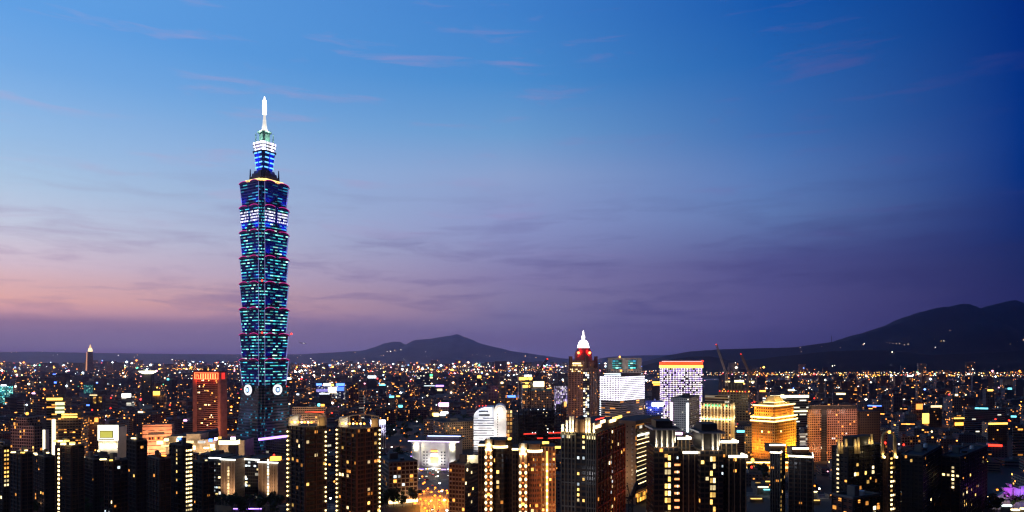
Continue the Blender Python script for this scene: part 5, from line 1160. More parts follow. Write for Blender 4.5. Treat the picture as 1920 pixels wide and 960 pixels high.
# --- left skyline and mid blocks
T = block('tower_block', 'slim dark tower with a glowing saucer roof in the left skyline', 265, 283, 289, 701, 2000, 20, F_dark, (3.5, 3.6), clutter=0, ybot=770, cat='tower')
c = centroid(T.poly); mb = MB(); mb.lathe(c[0], c[1], [(12, T.z1), (22, T.z1+5), (24, T.z1+8), (0, T.z1+8.5)], glow('saucer_light', (1, .92, .62), 4), 20); T.part('saucer_roof', mb)
mb = MB(); mb.tube((c[0]-3, c[1], T.z1+8), (c[0]-3, c[1], T.z1+16), 2.5, 1, GC); T.part('mast', mb)
def far_spire():
    Y = 5500; T = Thing('skyscraper', (PX(166, Y), Y, 0), 'distant tower with a floodlit edge and glowing golden cap on the left horizon', 'skyscraper'); Z = lambda y: ZP(y, Y)
    p = footprint(157.5, 163, 175, Y, 62); mb = MB(); q = scale_poly(p, .86); mb.prism(p, 0, Z(659), plain('far_tower_stone', (.35, .2, .17), .8), M_dark, top=q); T.part('wall', mb)
    mb = MB(); mb.prism(scale_poly(p, .74), Z(659), Z(653), glow('far_cap', (1, .75, .35), 2.5), top=scale_poly(p, .5)); mb.prism(scale_poly(p, .4), Z(653), Z(646), glow('far_cap_tip', (1, .6, .25), 1.5), top=scale_poly(p, .08)); T.part('cap', mb)
    e = MB(); e.tube((p[3][0], p[3][1]-8, 30), (q[3][0], q[3][1]-8, Z(660)), 7, 3, glow('edge_orange', (1, .42, .2), .9), 6); T.part('edge_glow', e)  # floodlit edge drawn as a glowing tube
    BUSY.append((150, 182, 690, Y))
far_spire()
def feat(label, x0, xc, x1, yt, Y, phi, mat, cell=(3.4, 3.4), **k):
    T = block(k.pop('name', 'building'), label, x0, xc, x1, yt, Y, phi, mat, cell, **k); return T
T = feat('stepped pink-grey apartment block with a red lamp on its gabled roof, lower left', 20, 64, 80, 800, 700, 18, F_pink, (2.6, 3.1), ybot=860)
L_ = math.dist(*T.L)
for t0, t1, y in ((.12, .78, 793), (.24, .7, 784)):
    mb = MB(); P0, P1 = along(*T.L, t0*L_), along(*T.L, t1*L_); mb.prism([P0, P1, along(*T.L, t1*L_, -14), along(*T.L, t0*L_, -14)], T.z1, ZP(y, 700), F_pink, M_dark, cell=(2.6, 3.1), bid=.2); T.part('upper_tier', mb)
l = MB(); q = along(*T.L, .5*L_, -5); l.ball((q[0], q[1], ZP(777, 700)), 1.6, GO); l.tube((q[0], q[1], T.z1), (q[0], q[1], ZP(778, 700)), .4, .4, M_steel); T.part('roof_lamp', l)
windows(T, *T.L, 0, 2.6, 3.1, cells(14, 20, .09, rnd)); lamp_or_fill(*along(*T.L, 14, 30), 10, 16000, (1, .5, .3), 2); lamp_or_fill(*along(*T.L, 18, 30), 60, 11000, (1, .65, .6), 2)
T = feat('light beige residential slab dense with lit balconies beside a glowing stair tower', 96, 98, 152, 783, 800, 78, facade('facade_balcony_rows', (.34, .22, .17), glass=(.02, .012, .01), wx=.85, wy=.4, lit=.24, pal='warm', st=2.2), (3, 3.2), ybot=838, clutter=1)
sign(T, *T.R, 0, .12, 10, T.z1-2, glow('stair_light', (1, .86, .55), 2.6), 'stair_light', 1); l = MB(); bands(l, along(*T.R, 10), along(*T.R, 26), [T.z1-.5, T.z1+2.5], 1.6, 1, GY); T.part('roof_light', l); lamp_or_fill(*along(*T.R, 14, 6), T.z1+4, 1500, (1, .8, .4), 1)
T = feat('tower with glowing yellow roof and lime-lit floors behind the stepped block', 85, 87, 121, 748, 1000, 80, facade('facade_lime', (.25, .2, .14), glass=(.02, .02, .01), wx=.9, wy=.45, lit=.16, pal='warm', st=1.8, run=2.0), (3.4, 3.5), ybot=790, clutter=1)
sign(T, *T.R, .02, .9, T.z1-2, T.z1+1.5, GY, 'roof_light', .8); sign(T, *T.R, .5, 1, T.z1-9, T.z1-5, glow('lime_light', (.9, 1, .45), 1.8), 'floor_light', .5); sign(T, *T.R, .5, 1, T.z1-15, T.z1-11.5, glow('lime_light', (.9, 1, .45), 1.8), 'floor_light', .5); sign(T, *T.R, .5, 1, T.z1-21, T.z1-17.5, glow('lime_light', (.9, 1, .45), 1.8), 'floor_light', .5)
T = feat('brown block behind the screen building with amber-lit corners', 157, 160, 185, 782, 950, 80, F_red, (3, 3.3), ybot=835, clutter=1); sign(T, *T.R, .02, .3, T.z1-7, T.z1-1, GWIN3, 'corner_light', .5); sign(T, *T.R, .7, .98, T.z1-7, T.z1-1, GWIN3, 'corner_light', .5); lamp_or_fill(*along(*T.R, 8, 14), T.z1-12, 3000, (1, .5, .12), 1)
T = feat('narrow white lamp-lit wall panel at the corner of the stepped block', 76, 78, 85, 806, 760, 80, M_white, ybot=850, clutter=0, name='sign_tower', depth=8); sign(T, *T.R, .05, .95, T.z1-22, T.z1, glow('panel_light', (1, .9, .6), 2.4), 'light_panel', .4)
T = feat('dark office with pale horizontal stripes in the left middle distance', 28, 32, 45, 752, 1400, 60, F_ribbon, ybot=780, clutter=0)
T = feat('dark block with a glowing red sign on two columns, left middle distance', 165, 168, 192, 742, 1500, 75, F_dark, ybot=765, clutter=1); sign(T, *T.R, .28, .5, T.z1-17, T.z1-2, facade('red_rows', (.2, .02, .01), wx=1, wy=.55, lit=1, pal='gold', st=1.0), 'red_sign', .5); sign(T, *T.R, .72, .95, T.z1-15, T.z1-2, facade('red_rows', (.2, .02, .01), wx=1, wy=.55, lit=1, pal='gold', st=1.0), 'red_sign', .5); sign(T, *T.R, 0, .6, T.z1, T.z1+2.4, GWIN2, 'roof_light', .5)
T = feat('tower with a cyan-lit face at the left edge', -6, -4, 16, 724, 1900, 80, facade('cyan_rows', (.02, .2, .25), glass=(.02, .3, .35), wx=.96, wy=.5, lit=.8, pal='teal', st=2.4), ybot=745, clutter=0); sign(T, *T.R, .3, .8, T.z1, T.z1+4, GC, 'roof_sign', .5)
T = feat('blue-lit tower near the horizon below the distant golden-capped tower', 153, 157, 174, 722, 2600, 60, facade('blue_rows', (.02, .08, .25), glass=(.02, .14, .4), wx=.5, wy=1.0, lit=.85, pal='teal', st=.8), ybot=745, clutter=0)
T = feat('dark block topped with orange lamp and golden sign beside the red-topped tower', 283, 286, 309, 741, 1600, 75, F_beige, ybot=765, clutter=0); sign(T, *T.R, .05, .6, T.z1, T.z1+9, glow('orange_box', (1, .55, .06), 4), 'roof_sign', .5); lamp_or_fill(*along(*T.R, 10, 8), T.z1+2, 4500, (1, .5, .1), 2)
T = feat('shining white rooftop hall in the left middle distance', 225, 228, 246, 741, 1700, 80, F_ribbon, ybot=755, clutter=0); sign(T, *T.R, .02, .98, T.z1-5, T.z1+4, glow('hall_white', (1, .92, .85), 4.5), 'roof_sign', .5)
# --- mid centre
for (lb, x0, x1, yt, Y, m_, rs) in [
    ('blue and white lit shopping hall beyond the banded hotel', 592, 646, 724, 2000, facade('blue_hall', (.1, .12, .4), glass=(.1, .15, .6), wx=.85, wy=.5, lit=.3, pal='cool', st=1.4), [(.72, .98, -14, -3, glow('hall_blue', (.12, .3, 1), 1.5)), (0, .4, -16, -9, glow('hall_violet', (.35, .3, .9), .9)), (.45, .7, -20, -13, GWB), (0, .2, 2, 8, GB), (.25, .5, 1, 8, GC), (.42, .72, -12, -3, GWB), (.48, .62, 1, 6, GY), (.7, 1, 0, 8, GB)]),
    ('hall with a long white sign bar beyond the blue shopping hall', 598, 620, 739, 1800, F_dark, [(.0, .9, 0, 2.5, GC)]),
    ('block with a glaring white billboard far behind the billboard tower', 688, 706, 709, 3000, F_glass, [(.05, .95, 0, 10, GC)]),
    ('block wearing turquoise and white signs in the middle distance', 710, 724, 723, 2400, F_glass, [(.0, .9, 0, 4, GT), (.2, .8, 5, 7, GWIN2)]),
    ('block carrying a magenta-white glaring sign above the park', 806, 842, 762, 1500, F_beige, [(.45, .98, 0, 7.5, GPK), (.1, .3, -20, -14, GY), (.55, .95, -16, -12, GC)]),
    ('white lit low hall at the edge of the park', 812, 836, 777, 1420, F_ribbon, [(.0, .4, -4, 3, GWB), (.5, 1, -2, 2, GC)]),
    ('pair of wide dark slabs with a green sign near the river', 778, 806, 700, 3300, F_glass, [(1.0, 1.18, -14, -4, GG), (1.0, 1.2, -24, -17, GWIN2)]),
    ('dark hall with a row of small white letters', 794, 817, 724, 2500, F_dark, [(.0, .95, 0, 2.2, GWINC)]),
    ('block with a violet lit front in the middle distance', 816, 832, 722, 2600, F_glass, [(.0, 1, -6, 0, GP), (.2, .8, -22, -14, GWIN2)]),
    ('block with a yellow-green lamp near the river lights', 893, 903, 709, 3200, F_dark, [(.1, .9, 0, 12, GY)]),
    ('hall with a yellow-lit colonnade under the crane jib', 972, 998, 706, 1750, F_beige, [(0, 1, -9, -2, GY), (.4, .95, 0, 4, GC)]),
    ('low hall with wide white and yellow facade lights behind the steel frame', 979, 1020, 717, 1600, F_ribbon, [(0, .35, -12, 0, GY), (.5, 1, -10, 2, GWB)]),
    ('wide building with a teal roof behind the steel frame', 980, 1034, 732, 1450, F_beige, [(0, 1, -1, 2.5, plain('teal_roof', (.1, .3, .33), .6))]),
    ('white building with tall lit columns beside the domed tower', 1039, 1064, 724, 1700, facade('column_lit', (.4, .38, .5), glass=(.4, .35, .7), wx=.5, wy=1.0, lit=.7, pal='violet', st=1.2), []),
    ('shaft with an orange lantern beside the domed tower', 1052, 1062, 762, 1350, F_red, [(.5, 1, 0, 9, glow('lantern_orange', (1, .42, .1), 2))]),
    ('dim striped shaft below the white billboard', 672, 682, 742, 1500, F_ribbon, []),
    ('brown tower block left of the striped shaft', 653, 672, 722, 1700, F_red, []),
    ('long low maroon housing slab along the park', 636, 672, 777, 1250, F_red, []),
    ('long housing slab with lit stair cores beyond the park', 704, 742, 768, 1400, F_red, []),
    ('second long housing slab with lit stair cores beyond the park', 745, 800, 769, 1480, F_red, []),
    ('wide striped office with pale floors on the right side', 1808, 1884, 769, 1250, facade('facade_stripes_blue', (.30, .33, .42), glass=(.01, .012, .02), wx=1, wy=.55, lit=.06, pal='cool', st=1.4, run=2.0), []),
    ('dark block under a bright golden roof strip on the right', 1852, 1888, 796, 1050, F_dark, [(0, 1, 0, 2.6, GY)]),
    ('brown office with grey stripes at the right edge', 1898, 1960, 803, 900, facade('facade_stripes_brown', (.3, .26, .26), glass=(.012, .01, .01), wx=1, wy=.55, lit=.05, pal='warm', run=2.0), []),
    ('block with an orange-lit balcony recess on the right', 1787, 1807, 782, 1150, F_dark, [(0, 1, -3, -1, GY), (.1, .9, -14, -9, GO)]),
    ('block with a gold-lit shaft right of the pink grid block', 1728, 1744, 780, 1300, F_red, [(0, .8, -14, 5, GY), (.2, .7, -30, -16, GWIN3)]),
    ('block under a cream light bar right of the gold-lit shaft', 1743, 1766, 764, 1350, F_dark, [(.05, .95, 0, 4, glow('cream_bar', (1, .75, .4), 1.8))]),
    ('pale pink block beyond the gold-lit shaft', 1709, 1731, 754, 1500, F_pink, [(.35, .9, -16, -4, GWIN3)]),
    ('beige block with lit arches under a blue sign', 1623, 1664, 810, 950, F_beige, [(-.1, .15, 0, 4, GB), (.2, .6, -13, -10, GG), (.3, .9, -17, -14, GR)]),
    ('cream block with a square grid on the right', 1690, 1726, 820, 900, F_grid, []),
    ('domed hall with a glowing orange roof near the violet-dotted tower', 1222, 1243, 719, 1800, F_dark, [(.0, 1, 0, 5, GY), (.1, 1, -5, -2, GO)]),
    ]:
    T = feat(lb, x0, x0+1, x1, yt, Y, 82, m_, (3.6, 3.6), ybot=yt+22, clutter=1)
    for a, b2, z0, z1, sm in rs: sign(T, *T.R, a, b2, T.z1+z0, T.z1+z1, sm, 'sign', 1.0, 1.0)
    NB[0] += 1
T = None
for x, z, e, c in ((820, 60, 20000, (1, .3, .8)), (1815, 30, 14000, (.5, .55, .8)), (1850, 30, 14000, (.5, .55, .8)), (1712, 40, 8000, (1, .4, .3)), (1640, 20, 4000, (1, .6, .3)), (1915, 30, 6000, (1, .5, .4)), (1705, 25, 4000, (1, .7, .5)), (1735, 30, 12000, (1, .55, .15)), (620, 40, 40000, (.3, .35, 1))):
    lamp_or_fill(PX(x, 820), 870 if x > 1600 and x < 1720 else 1180 if x > 1000 else 1440 if x > 700 else 1900, z, e, c, 3)

# --- dark foreground blocks (lower left and lower right)
FG = [ # x0, xc, x1, ytop, Y, phi, lit chance, label, extras
 (-14, 6, 18, 838, 520, 40, .02, 'black apartment block at the left edge with a bright column of windows', 'col'),
 (20, 40, 62, 852, 560, 35, .015, 'dark apartment block second from the left edge', ''),
 (62, 84, 104, 858, 600, 40, .02, 'dark apartment block with an orange-lit stairwell near its foot', 'stair'),
 (104, 134, 158, 838, 520, 30, .01, 'dark apartment block with a blazing yellow roof and one lit window column', 'crown'),
 (158, 176, 198, 862, 600, 40, .012, 'unlit apartment block beside the yellow-roofed one', ''),
 (196, 212, 240, 866, 520, 30, .05, 'dark apartment block with a cluster of pale lit windows at its foot', 'pale'),
 (238, 256, 276, 828, 540, 40, .05, 'dark tower with dim windows in front of the salmon mall', ''),
 (276, 300, 320, 862, 500, 42, .01, 'short dark block between the mall tower and the balcony tower', ''),
 (318, 342, 361, 836, 520, 35, .04, 'dark tower with a bright zigzag column of balcony lamps', 'balc'),
 (361, 380, 402, 868, 560, 40, .04, 'dim office block beside the cream hotel', ''),
 (1444, 1462, 1479, 850, 520, 30, .05, 'dark tower with cream roof rim in front of the golden tower', 'rim'),
 (1478, 1524, 1557, 858, 500, 22, .01, 'dark framed tower with three glowing roof rims', 'rim'),
 (1560, 1590, 1658, 838, 470, 60, .03, 'large dark castle-like tower with flame-shaped roof lights', 'flame'),
 (1656, 1664, 1688, 850, 480, 60, .03, 'dark tower with a lit arch on its roof and a string of lamps', 'arch'),
 (1690, 1730, 1765, 856, 520, 40, .01, 'black block with sparse lamps, right of the lit arch', ''),
 (1765, 1800, 1850, 858, 560, 45, .03, 'black block with a dotted row of warm windows', 'row'),
 (1560, 1600, 1650, 936, 360, 62, .35, 'orange-lit apartment top cut off by the bottom edge', 'warm'),
]
for i, (x0, xc, x1, yt, Y, phi, p, lb, ex) in enumerate(FG):
    rr = random.Random(100+i); T = block('apartment_block', lb, x0, xc, x1, yt, Y, phi, F_dark if ex != 'warm' else F_red, (3.0, 3.2), clutter=3 if ex not in ('flame', 'arch') else 0, cat='apartment block')
    nf = int(T.z1/3.2); aL, bL = T.L; aR, bR = T.R
    for a, b2 in (T.L, T.R):
        k = ncol(a, b2, 3.0); pr = MB(); piers(pr, a, b2, 0, T.z1, max(2, k//2), .5, .5, M_brown if i % 2 else M_steel); T.part('pier', pr)
        bl = MB(); bands(bl, a, b2, [3.2*j+2.9 for j in range(nf)], .3, .45, M_brown if i % 2 else M_steel); T.part('balcony_slab', bl)
        windows(T, a, b2, 0, 3.0, 3.2, cells(k, nf, p*.55, rr)[:60], mats=[GWIN, GWIN2, GWIN3] if ex != 'pale' else [GWINC, GWIN2])
    if ex == 'col': windows(T, aR, bR, 0, 4, 3.2, [(1, j) for j in range(nf-9, nf)], size=(.7, .5))
    if ex in ('', 'col', 'stair', 'pale') and i < 10:
        for k in range(rr.choice([1, 2, 3])):
            c = centroid(T.poly); l = MB(); bx_, by_ = c[0]+rr.uniform(-7, 7), c[1]-6+rr.uniform(-3, 3); l.box(bx_, by_, T.z1+.8+rr.random()*2, rr.uniform(1.5, 4.5), 1.2, .9, rr.uniform(-.5, .5), rr.choice([GY, GWB, GWIN2, GO])); T.part('roof_light', l)
    if ex == 'stair': windows(T, aL, bL, 0, 3, 3.2, [(2, j) for j in range(0, 5)], mats=[GWIN3]); lamp_or_fill(*along(aL, bL, 5, 5), 6, 700, (1, .5, .2), .5)
    if ex == 'crown':
        windows(T, aL, bL, 0, 3, 3.2, [(1, j) for j in range(nf-16, nf)], size=(.7, .5), mats=[GWB]); c = centroid(T.poly)
        for k in range(7): l = MB(); l.box(c[0]-8+k*2.6, c[1]-6+rr.uniform(-3, 3), T.z1+1+rr.random()*3, 3.2, 1.5, 1.2, 0, (GY, GWB)[k % 2]); T.part('roof_light', l)
        lamp_or_fill(c[0], c[1]-10, T.z1+4, 1800, (1, .7, .25), 1)
    if ex == 'pale': windows(T, aL, bL, 0, 2.2, 2.6, [(j % 7, j//3) for j in range(24) if rr.random() < .7], size=(.5, .5), mats=[GWINC])
    if ex == 'balc':
        for t in (.55, .9): windows(T, along(aR, bR, t*math.dist(aR, bR)-2), along(aR, bR, t*math.dist(aR, bR)+1), 0, 3, 3.2, [(0, j) for j in range(nf-18, nf)], 'balcony_lamp', (.7, .4), [GWIN2, GWB])
        windows(T, aL, bL, 0, 3, 3.2, [(3, j) for j in range(nf-12, nf) if rr.random() < .6], size=(.5, .5))
    if ex == 'rim':
        rim_light(T, T.poly, T.z1-.2, glow('cornice_cream', (1, .86, .6), 4.5), 1.2, 'cornice_light'); c = centroid(T.poly)
        mb = MB(); mb.box(c[0]-2, c[1], T.z1, 12, 10, 6, 0, M_brown, M_dark); o = T.part('roof_house', mb); l = MB(); l.box(c[0]-2, c[1]-5.4, T.z1+5, 12, .6, 1.1, 0, glow('cornice_cream', (1, .86, .6), 4.5)); T.part('cornice_light', l, o)
        for a, b2 in (T.L, T.R): pr = MB(); piers(pr, a, b2, 0, T.z1, 4, .35, .7, M_conc); T.part('frame_rib', pr)
        windows(T, aR, bR, 0, 3, 3.2, [(1, j) for j in range(nf) if rr.random() < .7], size=(.5, .5), mats=[GWIN]); lamp_or_fill(*along(aL, bL, 5, 20), T.z1-8, 1200, (.9, .9, 1), 1)
    if ex == 'flame':
        for q, (x, h) in enumerate(((1575, 6), (1581, 4), (1589, 6), (1606, 6), (1612, 7), (1624, 6), (1632, 6), (1637, 8))):
            yy = Y+2+(q > 4)*12; X_ = PX(x, yy); base = T.z1-(4 if q > 4 else 0)
            f = MB(); f.prism(rect(X_, yy+2, 2.0, 2, 0), T.z1-5, T.z1+h-1, M_gold, M_dark, top=rect(X_, yy+2, .9, 1, 0)); T.part('crown_turret', f); lamp_or_fill(X_, yy-.9, T.z1+1.2, 300, (1, .78, .4), .3)
        mb = MB(); mb.prism(scale_poly(T.poly, .6), T.z1, T.z1+6, M_dark, M_dark); T.part('roof_house', mb)
        windows(T, aL, bL, 0, 3, 3.2, [(1, j) for j in range(nf) if rr.random() < .8], size=(.5, .4), mats=[GWIN2]); windows(T, aR, bR, 0, 3, 3.2, [(2, nf-6), (3, nf-6), (6, nf-6), (7, nf-8), (4, nf-9), (9, nf-6), (10, nf-8), (3, nf-11)], size=(.8, .7))
    if ex == 'arch':
        X_ = PX(1663, Y); l = MB(); zt = T.z1
        for s in (-1, 1): l.box(X_+s*4.2, Y-2, zt-3, 1.6, 1.6, 14, 0, M_gold)
        pts = [(X_+4.2*math.cos(math.pi*k/10), Y-2, zt+11+4.2*math.sin(math.pi*k/10)) for k in range(11)]
        for a, b2 in zip(pts, pts[1:]): l.tube(a, b2, .8, .8, M_gold, 6, False)
        T.part('roof_arch', l)
        for s in (-1, 1): lamp_or_fill(X_+s*4.2, Y-4, zt-1, 420, (1, .75, .35), .3); lamp_or_fill(X_+s*4.2, Y-5, 24, 420, (1, .75, .35), .3); l = MB(); l.ball((X_+s*4.2, Y-4.6, zt-2), .9, GWB); T.part('flood_lamp', l)
        l = MB(); l.ball((X_, Y-3, zt+15), 1.1, GY); T.part('arch_lamp', l)
        windows(T, aR, bR, 0, 3, 3.2, [(1, j) for j in range(nf)]+[(2, j) for j in range(0, nf, 3)], size=(.6, .4), mats=[GWB, GWIN]); windows(T, along(aR, bR, 20), along(aR, bR, 30), 0, 3, 3.2, [(0, nf-1), (2, nf-2)])
    if ex == 'row': windows(T, aL, bL, 0, 3, 3.2, [(j, nf-5) for j in range(12) if rr.random() < .7]+[(2, j) for j in range(nf-8, nf-2)], size=(.5, .5), mats=[GWIN2])

# violet hall, low roofs and market lights at the lower right
def violet_hall():
    Y = 618; T = Thing('event_hall', (PX(1900, Y), Y, 0), 'angular hall washed in violet and blue light at the lower right corner', 'hall'); X = lambda v: PX(v, Y); Z = lambda v: ZP(v, Y)
    pan = plain('hall_panel', (.6, .55, .62), .5); mb = MB(); mb.box(X(1905), Y+10, 0, 40, 16, 8, 0, pan, M_dark); T.part('base_wall', mb)
    for pts in (([1871, 930], [1886, 921], [1893, 926], [1893, 936], [1872, 936]), ([1880, 914], [1899, 915], [1898, 930], [1891, 930]), ([1900, 913], [1914, 917], [1912, 932], [1902, 930]), ([1914, 912], [1935, 910], [1935, 938], [1914, 936]), ([1890, 907], [1897, 908], [1898, 914], [1894, 914])):
        mb = MB(); n = len(pts); A = [(X(p[0]), Y, Z(p[1])) for p in pts][::-1]; B = [(x, Y+3, z) for x, y, z in A]; mb.face(A, pan); mb.face(B[::-1], pan)
        for i in range(n): j = (i+1) % n; mb.face([A[j], A[i], B[i], B[j]], pan)
        T.part('roof_sail', mb)
    for x, z, e, c in ((1882, 927, 1500, (.6, .08, 1)), (1893, 918, 1200, (.7, .1, 1)), (1918, 922, 1800, (.35, .1, 1)), (1908, 924, 500, (.4, .2, 1))): lamp_or_fill(X(x), Y-5, Z(z), e, c, .6)
    for x, w, z, m_ in ((1872, 18, 5.5, GC), (1890, 12, 1.5, GWB), (1907, 12, 2.5, GWB), (1924, 12, 2, GT)): mb = MB(); mb.box(X(x), Y-9, z, w*.5, 3, 1.1, 0, m_); mb.box(X(x), Y-9, 0, w*.4, 2, z, 0, M_conc); T.part('canopy', mb)
    BUSY.append((1860, 1935, 952, Y))
violet_hall()
def steeple():
    Y = 660; T = Thing('steeple', (PX(1737, Y), Y, 0), 'slender white floodlit steeple among dark roofs, lower right', 'steeple'); x = PX(1737, Y)
    mb = MB(); mb.box(x, Y, 0, 6, 6, 5, 0, M_white); mb.lathe(x, Y, [(2.6, 5), (1.5, 10), (.1, ZP(918, Y))], M_white, 8); T.part('spire', mb)
    lamp_or_fill(x-4, Y-5, 4, 900, (.9, .95, 1), .5); lamp_or_fill(x+3, Y-5, 5, 600, (1, .95, .9), .5); l = MB(); l.ball((x, Y-3.6, 3.2), .8, GC); T.part('flood_lamp', l)
steeple()
rr = random.Random(77)
for i in range(34):      # low halls with lit awnings: the strip of lights along the lower right and by the boulevard
    x = rr.uniform(1600, 1915) if i < 22 else rr.uniform(1402, 1445) if i < 27 else rr.uniform(880, 900) if i < 30 else rr.uniform(1405, 1560)
    Y = rr.uniform(625, 690) if x > 1500 else rr.uniform(640, 740); w, h = rr.uniform(8, 20), rr.uniform(3.5, 8); X_ = PX(x, Y); m_ = rr.choice([GWB, GWIN2, GY, GC, GWIN, GWIN3, GT])
    if i >= 22: w *= .7
    mb = MB(); mb.box(X_, Y, 0, w, 10, h, rr.uniform(-.4, .4), M_conc, M_dark, bid=rr.random())
    cn = {id(GWB): 'bright warm', id(GWIN2): 'pale', id(GY): 'yellow', id(GC): 'cool white', id(GWIN): 'amber', id(GWIN3): 'deep orange', id(GT): 'cyan'}[id(m_)]
    sz = 'wide' if w > 14 else 'small'; where = 'right of the dark castle-like tower' if x > 1600 else 'below the golden tower' if x > 1400 else 'by the plaza'
    o = lone('shop_hall', mb, (X_, Y, 0), f'{sz} low flat-roofed hall with a {cn} light strip, {where}', 'hall', 'low halls at street level')
    l = MB(); l.box(X_, Y-5.6, h-.8, w*.8, .9, .9, 0, m_); ob = bpy.data.objects.new('light_strip', l.mesh('light_strip', (X_, Y, 0))); COL.objects.link(ob); ob.parent = o

# ------------------------------------------------------------------ the ordinary city
WR = [(.12, .11, .12), (.17, .13, .11), (.07, .07, .10), (.20, .09, .06), (.26, .24, .23), (.11, .06, .05), (.08, .10, .15), (.30, .22, .17)]
WN = ['grey', 'dull tan', 'slate', 'brick-brown', 'pale grey', 'dark brown', 'blue-grey', 'beige']
C_p = facade('city_punched', (0, 0, 0), wx=.5, wy=.45, use_attr=True, pal='mixed', st=5, wallramp=WR)
C_r = facade('city_ribbon', (0, 0, 0), wx=.95, wy=.42, use_attr=True, pal='mixed', st=4, run=2.0, wallramp=WR)
C_b = facade('city_balcony', (0, 0, 0), wx=.72, wy=.5, use_attr=True, pal='warm', st=5, wallramp=WR)
C_f = facade('city_far', (0, 0, 0), wx=.5, wy=.5, use_attr=True, pal='mixed', st=11, wallramp=WR)
STY = [C_p, C_r, C_b, C_p]; SN = ['square windows', 'ribbon windows', 'balconies', 'square windows']
ROAD_A = R(-16)
def on_road(x, y, m=14):
    p = Vector((x, y))
    for a, b2, w in ROADS:
        d = b2-a; t = max(0, min(1, (p-a).dot(d)/d.length_squared))
        if (a+d*t-p).length < w/2+m: return True
    return False
HERO_F = [b for b in BUSY]
cand = []; rr = random.Random(2024)
def zone(y0, y1, step):
    ca, sa = math.cos(ROAD_A), math.sin(ROAD_A); M = int(y1*1.2/step)
    for i in range(-M, M):
        for j in range(0, int(y1*1.5/step)):
            if (i % 6 == 0) or (j % 5 == 0): continue        # streets of the city grid
            u, v = i*step+rr.uniform(-.12, .12)*step, j*step+rr.uniform(-.12, .12)*step
            x, y = u*ca-v*sa, u*sa+v*ca
            if not (y0 <= y < y1) or abs(x) > y*.77+40: continue
            if rr.random() < .06: continue
            w, d = step*rr.uniform(.45, .85), step*rr.uniform(.45, .85)
            h = rr.lognormvariate(math.log(19), .42)
            if rr.random() < .07: h = rr.uniform(40, 75); w *= .7; d *= .7
            if y > 3500 and rr.random() < .05: h = rr.uniform(50, 105)
            px = 960+x/y*F; hw = max(w, d)*.72/y*F
            if 690 < px < 885 and 1090 < y < 1560: continue       # the park
            if y < 860 and 740 < px < 910: continue               # boulevard and plaza
            if on_road(x, y) and y < 1300: continue
            if px > 1190 and (y > 5000 or 3850 < y < 4560): continue
            if px > 1190 and 3200 < y <= 3850: h = min(h, 16)
            if 830 < px < 1075 and (4950 < y < 5500 or 6100 < y < 6900): continue
            if y > 3000 and y < 5000 and px < 1100: h = min(h, 40)
            ok = True
            for (a, b2, yb, Yh) in HERO_F:
                if px+hw < a-2 or px-hw > b2+2: continue
                if Yh-22 < y < Yh+55+(b2-a)*Yh/F*.35: ok = False; break
                if y < Yh:
                    hmax = EYE-(yb-HZ)/F*y
                    if hmax < 6: ok = False; break
                    h = min(h, hmax)
            if not ok: continue
            if y < 900 and h > 26: h = rr.uniform(12, 26)
            cand.append((x, y, w, d, max(6, h), px, rr.random(), rr.random(), rr.randrange(4)))
zone(640, 2600, 46); zone(2600, 5200, 68); zone(5200, 10500, 125)
def seen(c): x, y, w, d, h = c[:5]; return (w/y)*min(h/y, 60/F+.01)*(1 if y > 900 else .7)
cand.sort(key=seen, reverse=True)
LM = [(20, 'the stepped pink-grey block'), (120, 'the balcony slab'), (203, 'the glaring screen building'), (277, 'the saucer-roofed tower'), (393, 'the red-topped tower'), (495, 'the glass skyscraper'), (577, 'the banded hotel'), (660, 'the blue shopping hall'), (706, 'the blue-white billboard'), (780, 'the park'), (860, 'the floodlit store'), (918, 'the round-topped white tower'), (1005, 'the open steel frame'), (1092, 'the domed tower'), (1165, 'the white light grid'), (1225, 'the blue-lit building'), (1278, 'the violet-dotted tower'), (1355, 'the column-ringed store'), (1385, 'the two cranes'), (1452, 'the golden tower'), (1560, 'the pink grid block'), (1643, 'the arched block under a blue sign'), (1735, 'the gold-lit shaft'), (1846, 'the striped office'), (1910, 'the right edge')]
used = {}
def city_label(c, lf, extra):
    x, y, w, d, h, px, bid, q, s = c
    lm = min(LM, key=lambda t: abs(t[0]-px)); dist = 'beyond' if y > 1500 else 'near'
    size = 'tall' if h > 38 else 'low' if h < 15 else 'mid-height' if h < 26 else 'high'; col = WN[min(7, int(bid*8))]
    a = f'{size} {col} block with {SN[s]}{extra}, {"far " if y > 2300 else ""}{dist} {lm[1]}'
    if len(a.split()) > 16: a = a.replace('the glaring', 'the').replace('mid-height', 'middling').replace(' roof sign', ' sign')
    if len(a.split()) > 16: a = a.replace('the round-topped white', 'the round-topped').replace('square windows', 'windows').replace('arched block under a blue sign', 'arched block')
    return a
def shell(mb, c, lf):
    x, y, w, d, h, px, bid, q, s = c; a = ROAD_A+(R(90) if q > .5 else 0)+(q-.5)*.25; k = 1 if y < 2600 else 1.3 if y < 5200 else 2.0
    mb.prism(rect(x, y, w, d, a), 0, h, C_f if y > 2600 else STY[s], M_dark, cell=(3.6*k, 3.3*k), bid=bid, litf=lf)
    return a
def litf_of(c):
    r_ = (c[6]*7.31+c[7]*3.17) % 1; y = c[1]; right = max(0, (c[5]-1500)/420)
    b = .03+.10*r_**3 if y < 1100 else .05+.14*r_**2
    return b*(1-.35*right)*(.95 if y < 1500 else .62 if y < 2600 else .24 if y < 5200 else .16)
sign_mats = [(GWB, 'white'), (GC, 'cool white'), (GR, 'red'), (GB, 'blue'), (GT, 'cyan'), (GY, 'yellow'), (GO, 'orange'), (GPK, 'pink-white')]
N_IND = 285
